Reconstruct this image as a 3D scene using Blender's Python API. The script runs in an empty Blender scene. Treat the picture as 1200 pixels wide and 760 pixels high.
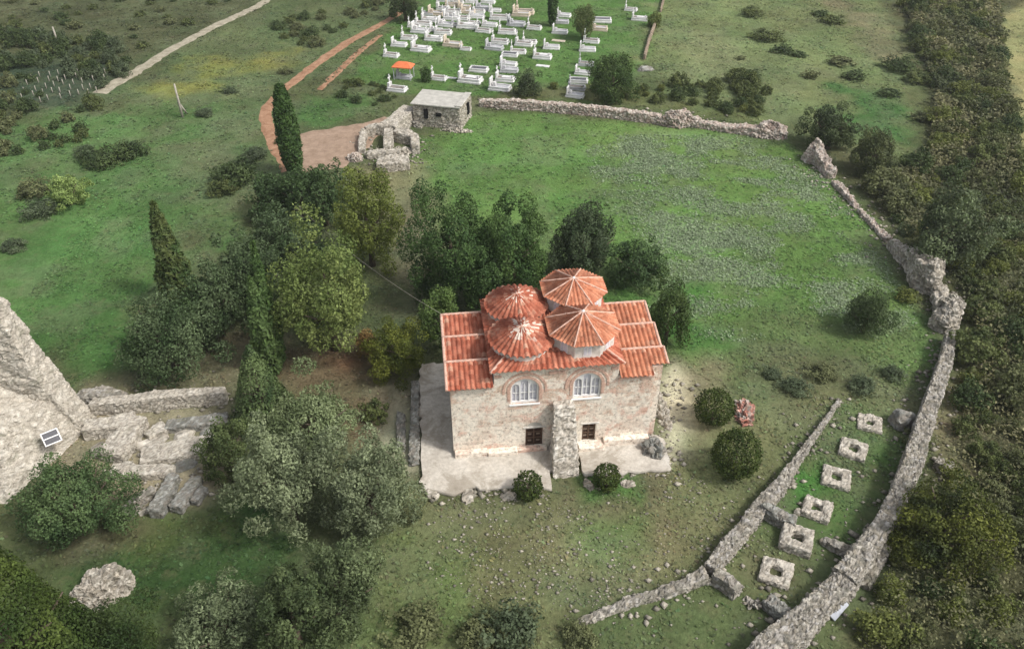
import bpy, bmesh, math, random
import numpy as np
from mathutils import Vector, noise as mnoise

S = bpy.context.scene
C = S.collection
R = math.radians

# ------------------------------------------------------------------ camera, sky, sun, exposure
FPX, PITCH, CAMH = 950.0, R(37), 46.0
cam_d = bpy.data.cameras.new('camera')
cam_d.sensor_width = 36.0
cam_d.lens = FPX / 1200 * 36.0
cam_d.clip_start, cam_d.clip_end = 0.5, 6000
cam = bpy.data.objects.new('camera', cam_d)
C.objects.link(cam)
cam.location = (0, 0, CAMH)
cam.rotation_euler = (R(90) - PITCH, 0, 0)
S.camera = cam

SUN_EL, SUN_AZ = R(50), R(-24)           # azimuth measured from +X towards +Y
w = bpy.data.worlds.new('World')
S.world = w
w.use_nodes = True
wn = w.node_tree
for n in list(wn.nodes):
    wn.nodes.remove(n)
sky = wn.nodes.new('ShaderNodeTexSky')
sky.sky_type = 'NISHITA'
sky.sun_disc = False
sky.sun_elevation = SUN_EL
sky.sun_rotation = R(90) - SUN_AZ
sky.air_density, sky.dust_density, sky.ozone_density = 1.0, 4.0, 1.0
bg = wn.nodes.new('ShaderNodeBackground')
bg.inputs['Strength'].default_value = 0.15
hs = wn.nodes.new('ShaderNodeHueSaturation')
hs.inputs['Saturation'].default_value = 0.35      # hazy, whitish sky
wo = wn.nodes.new('ShaderNodeOutputWorld')
wn.links.new(sky.outputs[0], hs.inputs['Color'])
wn.links.new(hs.outputs[0], bg.inputs['Color'])
wn.links.new(bg.outputs[0], wo.inputs['Surface'])
sun_d = bpy.data.lights.new('sun', 'SUN')
sun_d.energy = 2.15
sun_d.angle = R(8)
sun_d.color = (1.0, 0.96, 0.9)
sun = bpy.data.objects.new('sun', sun_d)
C.objects.link(sun)
sdir = Vector((math.cos(SUN_EL) * math.cos(SUN_AZ), math.cos(SUN_EL) * math.sin(SUN_AZ), math.sin(SUN_EL)))
sun.rotation_euler = sdir.to_track_quat('Z', 'Y').to_euler()
sun.location = (60, 0, 80)
S.view_settings.view_transform = 'Standard'
S.view_settings.look = 'None'
S.view_settings.gamma = 1.0
S.view_settings.use_curve_mapping = False
S.view_settings.exposure = 0.34
S.cycles.max_bounces = 6
S.cycles.diffuse_bounces = 3
S.cycles.transparent_max_bounces = 4

# ------------------------------------------------------------------ measuring helpers
CP, SP = math.cos(PITCH), math.sin(PITCH)

def P(px, py, z=0.0):
    u, v = (px - 600) / FPX, (py - 380) / FPX
    t = (CAMH - z) / (SP + v * CP)
    return np.array([u * t, (CP - v * SP) * t])

def pxscale(px, py, z=0.0):
    """pixels per metre (of the 1200 wide photograph) at that spot"""
    v = (py - 380) / FPX
    return FPX * (SP + v * CP) / (CAMH - z)

def height_for(bx, by, ty):
    x, y = P(bx, by)
    lo, hi = 0.0, 30.0
    for _ in range(40):
        m = (lo + hi) / 2
        d = y * CP - (m - CAMH) * SP
        up = y * SP + (m - CAMH) * CP
        if 380 - FPX * up / d > ty:
            lo = m
        else:
            hi = m
    return lo

def vnoise(x, y, seed=0):
    """2D value noise 0..1, numpy"""
    xi, yi = np.floor(x).astype(np.int64), np.floor(y).astype(np.int64)
    fx, fy = x - xi, y - yi
    fx, fy = fx * fx * (3 - 2 * fx), fy * fy * (3 - 2 * fy)
    def hsh(a, b):
        h = (a * 374761393 + b * 668265263 + seed * 974711) & 0xffffffff
        h = ((h ^ (h >> 13)) * 1274126177) & 0xffffffff
        return ((h ^ (h >> 16)) & 0xffff) / 65535.0
    a, b, c_, d = hsh(xi, yi), hsh(xi + 1, yi), hsh(xi, yi + 1), hsh(xi + 1, yi + 1)
    return (a * (1 - fx) + b * fx) * (1 - fy) + (c_ * (1 - fx) + d * fx) * fy

def fbm(x, y, sc, seed=0, oc=4):
    x, y = np.asarray(x, float), np.asarray(y, float)
    s, a, t = 0, 1.0, 0
    f = 1.0 / sc
    for o in range(oc):
        s = s + a * vnoise(x * f + 13.7 * o, y * f - 7.1 * o, seed + o)
        t += a
        a *= 0.5
        f *= 2.03
    return s / t

CH = P(532, 531, 0.4)                     # front left corner of the church
def hgt(x, y):
    x, y = np.asarray(x, float), np.asarray(y, float)
    d = np.hypot(x - CH[0] - 8, y - CH[1] - 3)
    m = np.clip((d - 14) / 16, 0, 1)
    return 0.7 * (fbm(x, y, 17, 5, 3) - 0.5) * m

def G(px, py):
    p = P(px, py)
    return Vector((p[0], p[1], float(hgt(p[0], p[1]))))

# ------------------------------------------------------------------ materials
def new_mat(name):
    m = bpy.data.materials.new(name)
    m.use_nodes = True
    nt = m.node_tree
    b = nt.nodes['Principled BSDF']
    b.inputs['Roughness'].default_value = 0.9
    b.inputs['Specular IOR Level'].default_value = 0.2
    return m, nt, b

def N(nt, t, **kw):
    n = nt.nodes.new('ShaderNode' + t)
    for k, v in kw.items():
        if k in n.inputs:
            n.inputs[k].default_value = v
        else:
            setattr(n, k, v)
    return n

def LK(nt, a, b):
    nt.links.new(a, b)

def ramp(nt, fac, stops):
    r = N(nt, 'ValToRGB')
    el = r.color_ramp.elements
    while len(el) > 1:
        el.remove(el[-1])
    el[0].position, el[0].color = stops[0][0], (*stops[0][1], 1)
    for p, c in stops[1:]:
        e = el.new(p)
        e.color = (*c, 1)
    LK(nt, fac, r.inputs['Fac'])
    return r.outputs['Color']

def mixc(nt, fac, a, b, mode='MIX'):
    m = N(nt, 'Mix', data_type='RGBA', blend_type=mode)
    for s, v in ((m.inputs[0], fac), (m.inputs[6], a), (m.inputs[7], b)):
        if hasattr(v, 'is_linked'):
            LK(nt, v, s)
        elif isinstance(v, (tuple, list)):
            s.default_value = (*v, 1) if len(v) == 3 else v
        else:
            s.default_value = v
    return m.outputs[2]

def mth(nt, op, a, b=None, clamp=False):
    m = N(nt, 'Math', operation=op, use_clamp=clamp)
    for s, v in ((m.inputs[0], a), (m.inputs[1], b)):
        if v is None:
            continue
        if hasattr(v, 'is_linked'):
            LK(nt, v, s)
        else:
            s.default_value = v
    return m.outputs[0]

def noise(nt, vec, sc, det=4, rough=0.55, dist=0.0):
    n = N(nt, 'TexNoise', Scale=sc, Detail=det, Roughness=rough, Distortion=dist)
    if vec is not None:
        LK(nt, vec, n.inputs['Vector'])
    return n.outputs['Fac']

def bump(nt, b, h, strength=0.5, dist=0.1):
    n = N(nt, 'Bump', Strength=strength, Distance=dist)
    LK(nt, h, n.inputs['Height'])
    LK(nt, n.outputs[0], b.inputs['Normal'])

def pos_vec(nt):
    return N(nt, 'NewGeometry').outputs['Position']

def obj_vec(nt, scale=None):
    o = N(nt, 'TexCoord').outputs['Object']
    if scale is None:
        return o
    m = N(nt, 'Mapping')
    m.inputs['Scale'].default_value = scale
    LK(nt, o, m.inputs['Vector'])
    return m.outputs[0]

def attr(nt, name='Col'):
    return N(nt, 'Attribute', attribute_name=name).outputs['Color']

# leaves: colour per leaf clump from the attribute, part of the light passes through
def leaf_material():
    m, nt, b = new_mat('leaves')
    col = attr(nt)
    LK(nt, col, b.inputs['Base Color'])
    b.inputs['Roughness'].default_value = 0.65
    tr = N(nt, 'BsdfTranslucent')
    LK(nt, mixc(nt, 1.0, col, (1.0, 1.1, 0.6), 'MULTIPLY'), tr.inputs['Color'])
    mx = N(nt, 'MixShader')
    mx.inputs[0].default_value = 0.22
    LK(nt, b.outputs[0], mx.inputs[1])
    LK(nt, tr.outputs[0], mx.inputs[2])
    LK(nt, mx.outputs[0], nt.nodes['Material Output'].inputs['Surface'])
    return m
M_LEAF = leaf_material()

def bark_material():
    m, nt, b = new_mat('bark')
    v = obj_vec(nt, (6, 6, 1.5))
    LK(nt, ramp(nt, noise(nt, v, 1.5, 5), [(0.3, (0.05, 0.037, 0.026)), (0.7, (0.17, 0.135, 0.1))]), b.inputs['Base Color'])
    return m
M_BARK = bark_material()

def ground_material():
    m, nt, b = new_mat('ground_cover')
    p = pos_vec(nt)
    col = attr(nt)
    n1 = noise(nt, p, 0.55, 6, 0.62)
    n2 = noise(nt, p, 3.2, 5, 0.7)
    n3 = noise(nt, p, 0.16, 4, 0.6, 0.6)
    f = mth(nt, 'ADD', mth(nt, 'MULTIPLY', n1, 0.75), mth(nt, 'MULTIPLY', n2, 1.0))
    f = mth(nt, 'ADD', f, mth(nt, 'MULTIPLY', n3, 0.55))
    f = mth(nt, 'SUBTRACT', mth(nt, 'MULTIPLY', f, 1.25), 0.44)      # about 0.3 .. 1.8
    f = mth(nt, 'MAXIMUM', f, 0.32)
    cmb = N(nt, 'CombineColor')
    for i in range(3):
        LK(nt, f, cmb.inputs[i])
    c1 = mixc(nt, 1.0, col, cmb.outputs[0], 'MULTIPLY')
    # patches of drier growth
    dry = ramp(nt, noise(nt, p, 0.9, 5, 0.65, 0.8), [(0.52, (0, 0, 0)), (0.72, (1, 1, 1))])
    c2 = mixc(nt, mth(nt, 'MULTIPLY', dry, 0.3), c1, (0.17, 0.145, 0.085))
    LK(nt, c2, b.inputs['Base Color'])
    b.inputs['Roughness'].default_value = 1.0
    b.inputs['Specular IOR Level'].default_value = 0.0
    bump(nt, b, mth(nt, 'ADD', mth(nt, 'MULTIPLY', n1, 0.6), mth(nt, 'MULTIPLY', n2, 0.5)), 0.8, 0.35)
    return m
M_GROUND = ground_material()

def earth_material(name, a, c):
    m, nt, b = new_mat(name)
    p = pos_vec(nt)
    LK(nt, ramp(nt, noise(nt, p, 0.9, 7, 0.68), [(0.3, a), (0.7, c)]), b.inputs['Base Color'])
    b.inputs['Specular IOR Level'].default_value = 0.0
    bump(nt, b, noise(nt, p, 3.5, 5, 0.7), 0.6, 0.12)
    return m
M_TERRA = earth_material('terracotta_earth', (0.2, 0.105, 0.06), (0.42, 0.26, 0.17))
M_TRACK = earth_material('pale_track', (0.2, 0.18, 0.13), (0.44, 0.4, 0.31))

def stone_material(name, tint=(1, 1, 1), lo=0.55, hi=1.35, bmp=0.7):
    """rubble: stone colours come from the attribute, weathering from noise"""
    m, nt, b = new_mat(name)
    p = obj_vec(nt)
    n1 = noise(nt, p, 2.2, 6, 0.7)
    n2 = noise(nt, p, 14, 3, 0.6)
    f = mth(nt, 'ADD', mth(nt, 'MULTIPLY', n1, 1.1), mth(nt, 'MULTIPLY', n2, 0.9))
    c = mixc(nt, 1.0, attr(nt), ramp(nt, mth(nt, 'MULTIPLY', f, 0.5), [(0.3, (lo * tint[0], lo * tint[1], lo * tint[2])), (0.68, (hi * tint[0], hi * tint[1], hi * tint[2]))]), 'MULTIPLY')
    lich = ramp(nt, noise(nt, p, 0.9, 5, 0.7, 0.5), [(0.56, (0, 0, 0)), (0.7, (1, 1, 1))])
    c = mixc(nt, mth(nt, 'MULTIPLY', lich, 0.6), c, (0.15, 0.15, 0.1))
    LK(nt, c, b.inputs['Base Color'])
    bump(nt, b, f, bmp, 0.06)
    return m
M_STONE = stone_material('rubble_stone')

def facade_material():
    m, nt, b = new_mat('church_masonry')
    o = N(nt, 'TexCoord').outputs['Object']
    sep = N(nt, 'SeparateXYZ')
    LK(nt, o, sep.inputs[0])
    xx = mth(nt, 'ADD', sep.outputs[0], sep.outputs[1])
    cb = N(nt, 'CombineXYZ')
    LK(nt, xx, cb.inputs[0])
    LK(nt, sep.outputs[2], cb.inputs[1])
    wob = N(nt, 'TexNoise', Scale=1.5, Detail=3.0)
    LK(nt, o, wob.inputs['Vector'])
    va = N(nt, 'VectorMath', operation='MULTIPLY_ADD')
    LK(nt, wob.outputs['Color'], va.inputs[0])
    va.inputs[1].default_value = (0.5, 0.3, 0)
    LK(nt, cb.outputs[0], va.inputs[2])
    br = N(nt, 'TexBrick', Scale=1.0)
    br.inputs['Color1'].default_value = (0.79, 0.72, 0.63, 1)
    br.inputs['Color2'].default_value = (0.56, 0.47, 0.4, 1)
    br.inputs['Mortar'].default_value = (0.68, 0.61, 0.52, 1)
    br.inputs['Mortar Size'].default_value = 0.025
    br.inputs['Brick Width'].default_value = 0.62
    br.inputs['Row Height'].default_value = 0.34
    LK(nt, va.outputs[0], br.inputs['Vector'])
    # courses of red brick
    bk = N(nt, 'TexBrick', Scale=1.0)
    bk.inputs['Color1'].default_value = (0.5, 0.27, 0.18, 1)
    bk.inputs['Color2'].default_value = (0.6, 0.4, 0.29, 1)
    bk.inputs['Mortar'].default_value = (0.58, 0.5, 0.42, 1)
    bk.inputs['Mortar Size'].default_value = 0.035
    bk.inputs['Brick Width'].default_value = 0.42
    bk.inputs['Row Height'].default_value = 0.13
    LK(nt, va.outputs[0], bk.inputs['Vector'])
    mp = N(nt, 'Mapping')
    mp.inputs['Scale'].default_value = (0.35, 0.35, 1.7)
    LK(nt, o, mp.inputs['Vector'])
    band = noise(nt, mp.outputs[0], 1.0, 4, 0.6)
    hi = mth(nt, 'MULTIPLY', mth(nt, 'SUBTRACT', sep.outputs[2], 4.6), 0.04)
    bandf = ramp(nt, mth(nt, 'ADD', band, hi), [(0.475, (0, 0, 0)), (0.54, (1, 1, 1))])
    rose = ramp(nt, noise(nt, o, 0.55, 5, 0.65, 0.6), [(0.5, (0, 0, 0)), (0.62, (1, 1, 1))])
    c = mixc(nt, mth(nt, 'MULTIPLY', bandf, 0.8), br.outputs['Color'], bk.outputs['Color'])
    c = mixc(nt, mth(nt, 'MULTIPLY', rose, 0.7), c, (0.64, 0.4, 0.32))
    # plaster left on the wall
    po = N(nt, 'Mapping')
    po.inputs['Location'].default_value = (5.3, 2.0, 1.7)
    LK(nt, o, po.inputs['Vector'])
    pl = ramp(nt, noise(nt, po.outputs[0], 0.5, 6, 0.68, 0.6), [(0.47, (0, 0, 0)), (0.54, (1, 1, 1))])
    c = mixc(nt, mth(nt, 'MULTIPLY', pl, 0.8), c, (0.78, 0.74, 0.66))
    # weathering
    st = noise(nt, o, 3.5, 7, 0.72)
    c = mixc(nt, 1.0, c, ramp(nt, st, [(0.34, (0.48, 0.44, 0.4)), (0.47, (1.0, 0.98, 0.95)), (0.66, (1.25, 1.22, 1.18))]), 'MULTIPLY')
    pit = N(nt, 'TexVoronoi', Scale=1.7)
    LK(nt, o, pit.inputs['Vector'])
    pitf = ramp(nt, mth(nt, 'ADD', pit.outputs['Distance'], mth(nt, 'MULTIPLY', st, 0.25)), [(0.19, (1, 1, 1)), (0.24, (0, 0, 0))])
    c = mixc(nt, mth(nt, 'MULTIPLY', pitf, 0.7), c, (0.13, 0.11, 0.09))
    LK(nt, c, b.inputs['Base Color'])
    hh = mth(nt, 'SUBTRACT', st, mth(nt, 'MULTIPLY', pitf, 0.5))
    bump(nt, b, mth(nt, 'SUBTRACT', hh, mth(nt, 'MULTIPLY', br.outputs['Fac'], 0.3)), 0.7, 0.08)
    return m
M_FACADE = facade_material()

def plain(name, col, rough=0.8, var=0.25, sc=3.0, spec=0.2, bmp=0.25):
    m, nt, b = new_mat(name)
    o = obj_vec(nt)
    n = noise(nt, o, sc, 6, 0.65)
    lo = tuple(c * (1 - var) for c in col)
    hi = tuple(min(0.9, c * (1 + var)) for c in col)
    LK(nt, ramp(nt, n, [(0.3, lo), (0.7, hi)]), b.inputs['Base Color'])
    b.inputs['Roughness'].default_value = rough
    b.inputs['Specular IOR Level'].default_value = spec
    if bmp:
        bump(nt, b, noise(nt, o, sc * 4, 4, 0.6), bmp, 0.03)
    return m

def tile_material(name, pale=0.0, base=((0.33, 0.095, 0.055), (0.43, 0.145, 0.09), (0.5, 0.2, 0.13))):
    m, nt, b = new_mat(name)
    uv = N(nt, 'UVMap', uv_map='UVMap').outputs[0]
    fl = N(nt, 'VectorMath', operation='FLOOR')
    LK(nt, uv, fl.inputs[0])
    wn_ = N(nt, 'TexWhiteNoise', noise_dimensions='2D')
    LK(nt, fl.outputs[0], wn_.inputs['Vector'])
    c = ramp(nt, wn_.outputs['Value'], [(0.0, base[0]), (0.45, base[1]), (0.9, base[2]), (1.0, (0.6, 0.36, 0.26))])
    o = obj_vec(nt)
    d = noise(nt, o, 1.1, 6, 0.7, 0.4)
    c = mixc(nt, 1.0, c, ramp(nt, d, [(0.32, (0.58, 0.55, 0.55)), (0.5, (0.95, 0.93, 0.9)), (0.66, (1.12, 1.1, 1.05))]), 'MULTIPLY')
    fine = noise(nt, o, 9, 4, 0.7)
    c = mixc(nt, 1.0, c, ramp(nt, fine, [(0.3, (0.72, 0.72, 0.72)), (0.7, (1.22, 1.22, 1.22))]), 'MULTIPLY')
    if pale:
        # lime mortar smeared over tiles near the crown of the cone
        sx = N(nt, 'SeparateXYZ')
        LK(nt, uv, sx.inputs[0])
        h = mth(nt, 'MULTIPLY', sx.outputs[1], 0.075)
        w2 = N(nt, 'TexWhiteNoise', noise_dimensions='3D')
        LK(nt, fl.outputs[0], w2.inputs['Vector'])
        k = mth(nt, 'ADD', mth(nt, 'MULTIPLY', h, pale), mth(nt, 'MULTIPLY', w2.outputs['Value'], 0.85))
        k = mth(nt, 'ADD', k, mth(nt, 'MULTIPLY', noise(nt, o, 2.6, 3), 0.25))
        c = mixc(nt, ramp(nt, mth(nt, 'MULTIPLY', k, 0.7), [(0.73, (0, 0, 0)), (0.79, (0.9, 0.9, 0.9))]), c, (0.72, 0.62, 0.53))
    LK(nt, c, b.inputs['Base Color'])
    b.inputs['Roughness'].default_value = 0.85
    bump(nt, b, fine, 0.4, 0.03)
    return m
M_TILE = tile_material('clay_tile')
M_TILEW = tile_material('mortared_clay_tile', 1.0)
M_TILEB = tile_material('weathered_clay_tile', 0.55)
M_TILEN = tile_material('orange_clay_tile', 0.0, ((0.42, 0.155, 0.09), (0.5, 0.2, 0.115), (0.55, 0.25, 0.155)))
M_MORTAR = plain('ridge_mortar', (0.56, 0.36, 0.28), 0.9, 0.3, 4)
M_WHITE = plain('white_paint', (0.78, 0.77, 0.75), 0.6, 0.06, 2)
M_PANE = plain('dull_window', (0.62, 0.61, 0.66), 0.3, 0.25, 2, 0.5, 0)
M_DOOR = plain('dark_door_wood', (0.045, 0.024, 0.016), 0.6, 0.4, 8)
M_PANEL = plain('door_panel_pale', (0.22, 0.17, 0.13), 0.7, 0.3, 8)
M_GRILLE = plain('door_rails', (0.12, 0.075, 0.05), 0.6, 0.3, 8)
M_BRICK = plain('arch_brick', (0.56, 0.37, 0.29), 0.9, 0.4, 7)
M_PLASTER = plain('drum_plaster', (0.6, 0.565, 0.51), 0.9, 0.28, 2.2)
M_PAVE = plain('pale_paving', (0.46, 0.43, 0.38), 0.9, 0.22, 0.9)
M_MARBLE = plain('white_marble', (0.62, 0.61, 0.6), 0.5, 0.22, 0.8, 0.4, 0.1)
M_GREYM = plain('grey_marble', (0.42, 0.42, 0.43), 0.45, 0.2, 1.5, 0.4, 0.1)
M_TANM = plain('tan_stone', (0.52, 0.45, 0.36), 0.7, 0.2, 1.5)
M_BED = plain('grave_bed_soil', (0.2, 0.18, 0.16), 0.9, 0.4, 3)
M_DARKG = plain('dark_granite', (0.06, 0.06, 0.07), 0.3, 0.3, 3, 0.5, 0)
M_ORANGE = plain('orange_canopy', (0.62, 0.17, 0.07), 0.7, 0.15, 2)
M_METAL = plain('pale_metal', (0.55, 0.56, 0.58), 0.4, 0.15, 3, 0.5, 0)
M_WOOD = plain('weathered_pole_wood', (0.36, 0.33, 0.28), 0.9, 0.25, 4)
M_CONC = plain('flat_roof_concrete', (0.42, 0.405, 0.365), 0.9, 0.25, 1.2)
M_HOLE = plain('dark_opening', (0.02, 0.02, 0.02), 1.0, 0.2, 2, 0.0, 0)
M_SLAB = plain('bluish_white_slab', (0.4, 0.42, 0.46), 0.6, 0.15, 2)

# ------------------------------------------------------------------ object helpers
def link(o, parent=None):
    C.objects.link(o)
    if parent is not None:
        o.parent = parent
    return o

def tag(o, label=None, cat=None, group=None, kind=None):
    if label:
        o['label'] = label
    if cat:
        o['category'] = cat
    if group:
        o['group'] = group
    if kind:
        o['kind'] = kind
    return o

def thing(name, label, cat, loc=(0, 0, 0), rz=0.0, group=None):
    o = bpy.data.objects.new(name, None)
    o.empty_display_size = 0.3
    o.location, o.rotation_euler = loc, (0, 0, rz)
    return tag(link(o), label, cat, group)

def np_mesh(name, verts, faces_flat, sizes, mat, cols=None):
    """mesh from numpy arrays; cols is one RGB per face"""
    me = bpy.data.meshes.new(name)
    nv, nl, nf = len(verts), len(faces_flat), len(sizes)
    me.vertices.add(nv)
    me.vertices.foreach_set('co', np.ascontiguousarray(verts, np.float32).ravel())
    me.loops.add(nl)
    me.loops.foreach_set('vertex_index', np.ascontiguousarray(faces_flat, np.int32).ravel())
    me.polygons.add(nf)
    st = np.concatenate([[0], np.cumsum(sizes)[:-1]]).astype(np.int32)
    me.polygons.foreach_set('loop_start', st)
    me.update(calc_edges=True)
    if cols is not None:
        a = me.color_attributes.new('Col', 'FLOAT_COLOR', 'CORNER')
        cc = np.ones((nl, 4), np.float32)
        cc[:, :3] = np.repeat(cols, sizes, axis=0)
        a.data.foreach_set('color', cc.ravel())
    me.materials.append(mat)
    return me

def bm_obj(name, bm, mat, parent=None, smooth=False):
    me = bpy.data.meshes.new(name)
    bmesh.ops.recalc_face_normals(bm, faces=bm.faces)
    bm.to_mesh(me)
    bm.free()
    if smooth:
        me.polygons.foreach_set('use_smooth', [True] * len(me.polygons))
    me.materials.append(mat)
    return link(bpy.data.objects.new(name, me), parent)

def add_box(bm, x0, x1, y0, y1, z0, z1, bev=0.0):
    v = [bm.verts.new(p) for p in ((x0, y0, z0), (x1, y0, z0), (x1, y1, z0), (x0, y1, z0), (x0, y0, z1), (x1, y0, z1), (x1, y1, z1), (x0, y1, z1))]
    fs = [bm.faces.new([v[i] for i in f]) for f in ((0, 3, 2, 1), (4, 5, 6, 7), (0, 1, 5, 4), (1, 2, 6, 5), (2, 3, 7, 6), (3, 0, 4, 7))]
    if bev:
        es = list({e for f in fs for e in f.edges})
        bmesh.ops.bevel(bm, geom=es, offset=bev, segments=1, affect='EDGES')

def boxes(name, lst, mat, parent=None, bev=0.0):
    bm = bmesh.new()
    for b in lst:
        add_box(bm, *b, bev=bev)
    return bm_obj(name, bm, mat, parent)

def add_tube(bm, pts, rad, seg=7):
    rings = []
    n = len(pts)
    for i, p in enumerate(pts):
        p = Vector(p)
        t = (Vector(pts[min(i + 1, n - 1)]) - Vector(pts[max(i - 1, 0)])).normalized()
        a = t.orthogonal().normalized()
        b = t.cross(a)
        r = rad[i] if isinstance(rad, (list, tuple)) else rad
        rings.append([bm.verts.new(p + (a * math.cos(k * 2 * math.pi / seg) + b * math.sin(k * 2 * math.pi / seg)) * r) for k in range(seg)])
    # keep neighbouring rings aligned
    for i in range(1, n):
        best = min(range(seg), key=lambda s: sum((rings[i][(k + s) % seg].co - rings[i - 1][k].co).length for k in range(seg)))
        rings[i] = rings[i][best:] + rings[i][:best]
    for i in range(n - 1):
        for k in range(seg):
            bm.faces.new((rings[i][k], rings[i][(k + 1) % seg], rings[i + 1][(k + 1) % seg], rings[i + 1][k]))
    bm.faces.new(list(reversed(rings[0])))
    bm.faces.new(rings[-1])

def tube(name, pts, rad, mat, parent=None, seg=7):
    bm = bmesh.new()
    add_tube(bm, pts, rad, seg)
    return bm_obj(name, bm, mat, parent, True)

def plate(name, outer, holes, depth, mat, parent, axes='XZ', off=0.0):
    """flat plate with holes, outline in (a,b), thickness along +Y (XZ) or +Z (XY)"""
    cu = bpy.data.curves.new(name, 'CURVE')
    cu.dimensions = '2D'
    cu.fill_mode = 'BOTH'
    for ring in [outer] + list(holes):
        sp = cu.splines.new('POLY')
        sp.points.add(len(ring) - 1)
        for p, q in zip(sp.points, ring):
            p.co = (q[0], q[1], 0, 1)
        sp.use_cyclic_u = True
    cu.extrude = depth / 2
    tmp = bpy.data.objects.new('tmp', cu)
    C.objects.link(tmp)
    dg = bpy.context.evaluated_depsgraph_get()
    me = bpy.data.meshes.new_from_object(tmp.evaluated_get(dg))
    bpy.data.objects.remove(tmp)
    bpy.data.curves.remove(cu)
    me.name = name
    co = np.empty(len(me.vertices) * 3, np.float32)
    me.vertices.foreach_get('co', co)
    co = co.reshape(-1, 3)
    if axes == 'XZ':
        new = np.stack([co[:, 0], co[:, 2] + depth / 2 + off, co[:, 1]], 1)
    else:
        new = np.stack([co[:, 0], co[:, 1], co[:, 2] + depth / 2 + off], 1)
    me.vertices.foreach_set('co', np.ascontiguousarray(new, np.float32).ravel())
    bm = bmesh.new()
    bm.from_mesh(me)
    bmesh.ops.remove_doubles(bm, verts=bm.verts, dist=0.0005)
    bmesh.ops.recalc_face_normals(bm, faces=bm.faces)
    bm.to_mesh(me)
    bm.free()
    me.materials.clear()
    me.materials.append(mat)
    for p in me.polygons:
        p.material_index = 0
    return link(bpy.data.objects.new(name, me), parent)

def arch(cx, w_, z0, z1, seg=10):
    """outline of an opening with a round head, top at z1"""
    r = w_ / 2
    pts = [(cx - r, z0), (cx + r, z0)]
    for i in range(seg + 1):
        a = math.pi * i / seg
        pts.append((cx + r * math.cos(a), z1 - r + r * math.sin(a)))
    return pts

# ------------------------------------------------------------------ rubble: bodies whose surface is broken into stones
JOINT_COL = Vector((0.15, 0.135, 0.11))
STONES = [(0.3, 0.28, 0.24), (0.25, 0.23, 0.2), (0.37, 0.34, 0.29), (0.19, 0.18, 0.15), (0.31, 0.29, 0.26), (0.46, 0.43, 0.37), (0.22, 0.2, 0.16), (0.28, 0.25, 0.2), (0.4, 0.38, 0.35)]
PINKS = [(0.46, 0.38, 0.33), (0.39, 0.31, 0.26), (0.53, 0.46, 0.4), (0.34, 0.26, 0.22), (0.47, 0.42, 0.37), (0.58, 0.52, 0.46)]
REDS = [(0.46, 0.2, 0.15), (0.38, 0.17, 0.13), (0.5, 0.34, 0.28), (0.42, 0.38, 0.34), (0.56, 0.3, 0.24)]
CREAMS = [(0.47, 0.42, 0.35), (0.38, 0.34, 0.28), (0.54, 0.5, 0.43), (0.32, 0.29, 0.24), (0.43, 0.4, 0.34), (0.28, 0.25, 0.2), (0.49, 0.45, 0.39)]
PALES = [(0.52, 0.475, 0.4), (0.48, 0.435, 0.365), (0.56, 0.52, 0.45), (0.43, 0.39, 0.33), (0.52, 0.48, 0.41), (0.4, 0.36, 0.3)]
GREYS = [(0.22, 0.22, 0.2), (0.28, 0.28, 0.26), (0.17, 0.17, 0.15), (0.34, 0.34, 0.31), (0.25, 0.23, 0.2)]

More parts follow.
